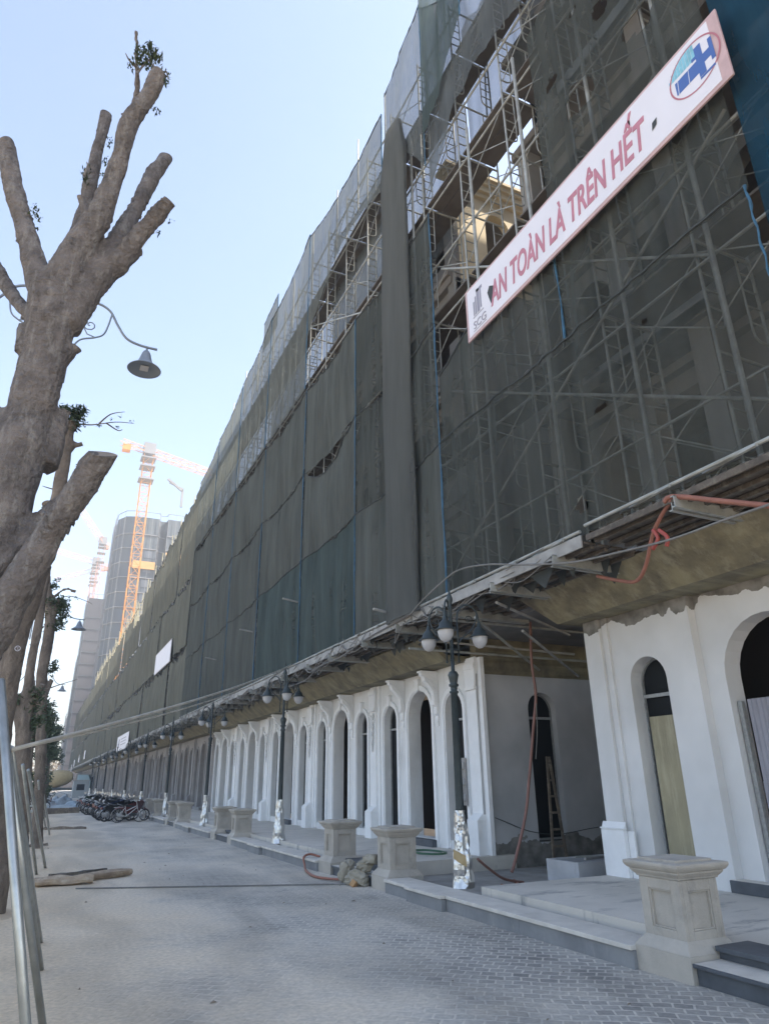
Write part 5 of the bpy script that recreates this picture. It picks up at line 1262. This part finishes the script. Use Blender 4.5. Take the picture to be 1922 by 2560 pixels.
# tarpaulins and clutter farther off
def tarp(c, sx, sy, h, col, lab, seed):
    m = MB(); N = 14
    for i in range(N+1):
        for j in range(N+1):
            u, v = i/N*2-1, j/N*2-1; z = h*max(0, (1-u*u)*(1-v*v))**.4*(.7+.6*noise.noise((u*2+seed, v*2, seed))); m.v.append((u*sx, v*sy, max(.01, z)))
    for i in range(N):
        for j in range(N): a = i*(N+1)+j; m.f.append((a, a+N+1, a+N+2, a+1))
    o = m.build('tarpaulin', mat('tarp_'+str(seed), col, .5, var=.2, vscale=3), label=lab, cat='tarpaulin', fix=False); o.location = c; return o
tarp((1.7, 55, 0), 1.1, 3, .35, (.22, .29, .33), 'pale blue tarpaulin heaped on the pavement before the motorbikes', 1)
tarp((2.9, 60, 0), .9, 3, .45, (.18, .26, .32), 'blue-grey tarpaulin beside the parked motorbikes', 2)
tarp((1.0, 64, 0), .8, 3, .6, (.30, .33, .35), 'pale tarpaulin over a heap under the far trees', 3)
tarp((2.3, 70, 0), 1.0, 2, .9, (.2, .24, .27), 'grey covered stack beyond the blue tarpaulins', 4)
for i, (x, y) in enumerate(((.3, 54), (.2, 58), (.5, 62), (.1, 67), (.4, 72), (.9, 78), (.2, 84))):
    e = copy_tree(protos[names[i % 4]]); e.location = (x, y, 0); e.rotation_euler = (.1, 0, rb.uniform(-.5, .5)+2.6)
    tag(e, '%s motorbike under the trees, %s of the left-hand group' % (names[i % 4], ORD[i]), 'motorbike', 'motorbikes under the trees')
# concrete mixer truck and cabin in the distance
YEL = mat('mixer_yellow', (.42, .33, .17), .6, var=.1); 
mt = empty('mixer_truck', (3.0, 118, 0), math.radians(170), label='yellow concrete mixer truck at the far end of the street', cat='truck')
MB().lathe([(.5, -2.3), (.95, -1.6), (1.25, -.4), (1.25, .6), (.8, 1.9), (.45, 2.3)], 20).xf(lambda p: Vector((p.z+.4, p.x, p.y+2.35+p.z*-.12))).build('drum', YEL, mt, smooth=True)
MB().box(-3.2, 4.0, -.9, .9, .8, 1.15).build('chassis', MATS['lamp_iron'], mt); MB().prism([(-4.6, .7), (-2.7, .7), (-2.7, 2.9), (-4.2, 2.9), (-4.6, 1.9)], 'y', -1.15, 1.15).build('cab', mat('truck_blue_grey', (.28, .40, .44), .5), mt, bevel=.08)
MB().box(-4.63, -4.25, -1.0, 1.0, 1.9, 2.6).build('windscreen', GLASS, mt)
for x in (-3.6, 1.6, 2.9):
    for s in (-1, 1): MB().tube([(x, s*.8, .5), (x, s*1.15, .5)], .5, 18).build('wheel', RUB, mt)
MB().prism([(3.0, 3.2), (3.8, 3.6), (3.9, 3.0), (3.4, 2.2)], 'y', -.4, .4).build('hopper', YEL, mt)
hut = empty('site_cabin', (5.2, 100, 0), label='small grey site cabin beside the far motorbikes', cat='cabin')
MB().box(-.9, .9, -1.2, 1.2, 0, 2.0).build('walls', mat('cabin_grey', (.3, .33, .34), .7), hut); MB().box(-1.0, 1.0, -1.3, 1.3, 2.0, 2.1).build('roof', EDGE, hut); MB().box(-.5, .4, -1.21, -1.2, .9, 1.6).build('window', GLASS, hut)

# ================================================================== TOWERS AND CRANES
TOWG = mat('tower_net', (.11, .135, .155), .9, var=.2, vscale=.08, stain=((.10, .12, .15), (.5, .5, .03), .45, .7))
TOWC = mat('tower_concrete', (.26, .27, .29), .9, var=.12, vscale=.2); TOWO = mat('tower_ochre_screen', (.52, .33, .14), .8, var=.1, vscale=.5); TOWD = mat('tower_dark_glass', (.13, .15, .18), .4)
TOWB = mat('tower_brown_net', (.065, .065, .075), .9, var=.16, vscale=.06)
def tower(loc, poly, h, label, storey=3.3, m=TOWG, detail=2, ochre=None):
    e = empty('high_rise_tower', loc, label=label, cat='tower', group='netted high-rise towers')
    MB().prism(poly, 'z', 0, h).build('netted_core', m, e)
    n = len(poly); c0 = Vector((sum(p[0] for p in poly)/n, sum(p[1] for p in poly)/n, 0))
    sl_ = MB(); po = MB(); wn = MB(); nw = 0; proto = None
    for k in range(n):
        a = Vector((*poly[k], 0)); b = Vector((*poly[(k+1) % n], 0)); L_ = (b-a).length; d = (b-a)/L_
        nrm = Vector((d.y, -d.x, 0)); nrm = nrm if nrm.dot((a+b)/2-c0) > 0 else -nrm
        if detail:
            z = storey
            while z < h-4:
                off = nrm*.12; sl_.bar(a+off+Vector((0, 0, z)), b+off+Vector((0, 0, z)), .22, .15 if detail > 1 else .10); z += storey
            q = int(L_/(1.5 if detail > 1 else 3))
            for j in range(q+1):
                p = a+d*(L_*j/max(1, q)); po.bar(p+nrm*.30, p+nrm*.30+Vector((0, 0, h+1.6+.8*math.sin(j*2.3))), .06, .06)
            if detail > 1:
                z = 1.2
                while z < h-8:
                    for j in range(int(L_/4.4)):
                        p = a+d*(2.2+4.4*j)+nrm*.05
                        if nw < 100:
                            ob = MB().bar(p+Vector((0, 0, z+.9)), p+d*1.6+Vector((0, 0, z+.9)), .08, 1.6).build('window', TOWD, e); nw += 1
                        else: wn.bar(p+Vector((0, 0, z+.9)), p+d*1.6+Vector((0, 0, z+.9)), .08, 1.6)
                    z += storey
    if detail:
        sl_.build('floor_edges', TOWC if detail > 1 else TOWG, e); po.build('scaffold_posts', TOWC if detail > 1 else TOWG, e)
        if detail > 1 and wn.v: wn.build('far_windows', TOWD, e, kind='stuff')
        r = MB()
        for k in range(n):
            a = Vector((*poly[k], h+1.3)); b = Vector((*poly[(k+1) % n], h+1.3)); r.bar(a, b, .12, .12)
        r.build('top_rail', TOWC, e)
    if ochre:
        for (k0, za, zb, off) in ochre:
            a = Vector((*poly[k0], 0)); b = Vector((*poly[(k0+1) % n], 0)); d = (b-a).normalized(); nrm = Vector((d.y, -d.x, 0)); nrm = nrm if nrm.dot((a+b)/2-c0) > 0 else -nrm
            MB().bar(a+nrm*off+Vector((0, 0, (za+zb)/2)), b+nrm*off+Vector((0, 0, (za+zb)/2)), .2, zb-za).build('ochre_screen', TOWO, e)
    return e
def wz(u, v, y): return atY(u*D_, v*D_, y)
# main tower: left edge px 205-255, right edge hidden by the nets
TY = 150
zl = wz(262, 1092, TY).z; xl = wz(232, 1300, TY).x; xm = wz(330, 1300, TY).x; xr = wz(420, 1300, TY).x
poly = [(xl+.2, TY+4), (xl+1.6, TY+1), (xl+4, TY), (xm-.4, TY), (xm-.2, TY+1.2), (xm+1.2, TY+1.2), (xm+1.4, TY-.6), (xr+4, TY-.6), (xr+4, TY+14), (xl+.2, TY+14)]
tower((0, 0, 0), poly, zl-2, 'big blue-grey netted tower behind the orange crane', 3.3, TOWG, 2, ochre=[(6, zl-13, zl-10, .5), (2, zl-14, zl-12.3, .42)])
xa = wz(165, 1480, 210).x; za = wz(195, 1292, 210).z; xb = wz(228, 1480, 210).x
tower((0, 0, 0), [(xa, 210), (xb+4, 210), (xb+4, 226), (xa, 226)], za, 'brownish netted tower standing left of the big tower', 3.3, TOWB, 1)
xa = wz(149, 1560, 260).x; za = wz(172, 1425, 260).z; xb = wz(205, 1500, 260).x
tower((0, 0, 0), [(xa, 260), (xb+4, 260), (xb+4, 276), (xa, 276)], za, 'slender hazy brown tower farther back', 3.3, TOWB, 1)
xa = wz(138, 1600, 330).x; za = wz(146, 1548, 330).z; xb = wz(170, 1600, 330).x
tower((0, 0, 0), [(xa, 330), (xb+3, 330), (xb+3, 346), (xa, 346)], za, 'farthest pale tower at the end of the street', 3.3, TOWC, 1)
ORG = mat('crane_orange', (.60, .26, .06), .6, var=.12, vscale=.4); ORR = mat('hazed_crane_red', (.50, .27, .20), .6, var=.1, vscale=.4)  # the red is lightened, putting distance haze into its colour
def lattice(mb, a, b, w_, h_, stepn, r, up=(0, 0, 1), tri=False):
    a, b = Vector(a), Vector(b); d = (b-a).normalized(); u = Vector(up); u = (u-d*u.dot(d)).normalized(); q = d.cross(u)
    cs = [q*w_/2-u*h_/2, -q*w_/2-u*h_/2, -q*w_/2+u*h_/2, q*w_/2+u*h_/2] if not tri else [q*w_/2, -q*w_/2, u*h_]
    for c_ in cs: mb.bar(a+c_, b+c_, r, r)
    L_ = (b-a).length; n = max(1, int(L_/stepn)); m_ = len(cs)
    for k in range(n):
        p, p2 = a+d*(L_*k/n), a+d*(L_*(k+1)/n)
        for j in range(m_):
            c1, c2 = cs[j], cs[(j+1) % m_]
            mb.bar(p+(c1 if k % 2 else c2), p2+(c2 if k % 2 else c1), r*.6, r*.6); mb.bar(p+c1, p+c2, r*.6, r*.6)
def crane(base, top, dirv, jl, cj, label, m=ORG, w_=1.9, luff=None, r=.13):
    base, top = Vector(base), Vector(top); e = empty('tower_crane', base, label=label, cat='crane', group='tower cranes')
    mb = MB(); lattice(mb, (0, 0, 0), (0, 0, top.z), w_, w_, 2.2, r, up=(0, 1, 0)); mb.build('mast', m, e)
    for z in (top.z-6, top.z-3, top.z-1): MB().box(-w_*.8, w_*.8, -w_*.8, w_*.8, z, z+.25).build('platform', TOWC, e)
    d = Vector(dirv).normalized(); t = Vector((0, 0, top.z+1))
    j = MB(); lattice(j, t, t+d*jl, 1.3, 1.5, 1.8, r*.75); j.build('jib', m, e)
    if cj:
        k = MB(); dd = -Vector((d.x, d.y, d.z if luff is None else 0)).normalized(); lattice(k, t, t+dd*cj, 1.3, 1.0, 1.8, r*.7); k.build('counter_jib', m, e)
        p = t+dd*(cj-1.2); MB().box(p.x-.8, p.x+.8, p.y-.8, p.y+.8, p.z-1.7, p.z-.4).build('counterweight', m, e)
    MB().box(-1.2, 1.2, -1.2, 1.2, top.z+.1, top.z+2.6).build('slewing_cab', TOWC, e)
    return e
t_ = wz(322, 985, 140); cb = Vector((t_.x, 140, 0))
def wZ(u, v, z):
    d = RM @ _ray(u*D_, v*D_); q = (z-H)/d[2]; return Vector((d[0]*q, d[1]*q, z))
pr_ = wZ(445, 1020, t_.z+1)-t_; pl_ = wZ(257, 963, t_.z+1)-t_
crane(cb, t_, (pr_.x, pr_.y, 0), pr_.length*1.1, min(22, pl_.length), 'nearest orange tower crane in front of the big netted tower')
t_ = wz(222, 1178, 232); crane((t_.x, 232, 0), t_, wz(180, 1115, 222)-t_, (wz(180, 1115, 222)-t_).length*1.12, 3.5, 'haze-paled red luffing crane left of the big tower', ORR, 1.6, luff=1, r=.13)
t_ = wz(208, 1222, 246); crane((t_.x, 246, 0), t_, wz(120, 1195, 242)-t_, (wz(120, 1195, 242)-t_).length, 5, 'hazy crane with a long jib pointing left', ORR, 1.7, r=.13)
t_ = wz(204, 1236, 300); crane((t_.x, 300, 0), t_, wz(120, 1258, 300)-t_, (wz(120, 1258, 300)-t_).length, 5, 'farthest hazy crane with drooping jib', ORR, 1.9, r=.14)
t_ = wz(180, 1430, 170); 
# placing boom on the tower
pb_ = wz(395, 1062, TY+2); bb = empty('placing_boom', (pb_.x, pb_.y, pb_.z-4), label='concrete placing boom on top of the big netted tower', cat='pump')
k = MB(); k.bar((0, 0, 0), (0, 0, 4.2), .5, .5); k.bar((0, 0, 4), (-3.6, 0, 6.6), .5, .5); k.bar((-3.2, 0, 5.7), (.2, 0, 4.6), .25, .3); k.build('boom', MATS['crane_orange'] if False else TOWC, bb)

# ================================================================== HAZE
hz = MB().box(-420, 420, -55, 900, -1.2, 88).build('haze', MATS['concrete'], kind='stuff')
hm = bpy.data.materials.new('haze'); hm.use_nodes = True; n = hm.node_tree.nodes; n.remove(n['Principled BSDF'])
pv = n.new('ShaderNodeVolumePrincipled'); pv.inputs['Color'].default_value = (.97, .985, 1, 1); pv.inputs['Density'].default_value = .0017; pv.inputs['Anisotropy'].default_value = .3
hm.node_tree.links.new(pv.outputs[0], n['Material Output'].inputs['Volume'])
hz.data.materials.clear(); hz.data.materials.append(hm)
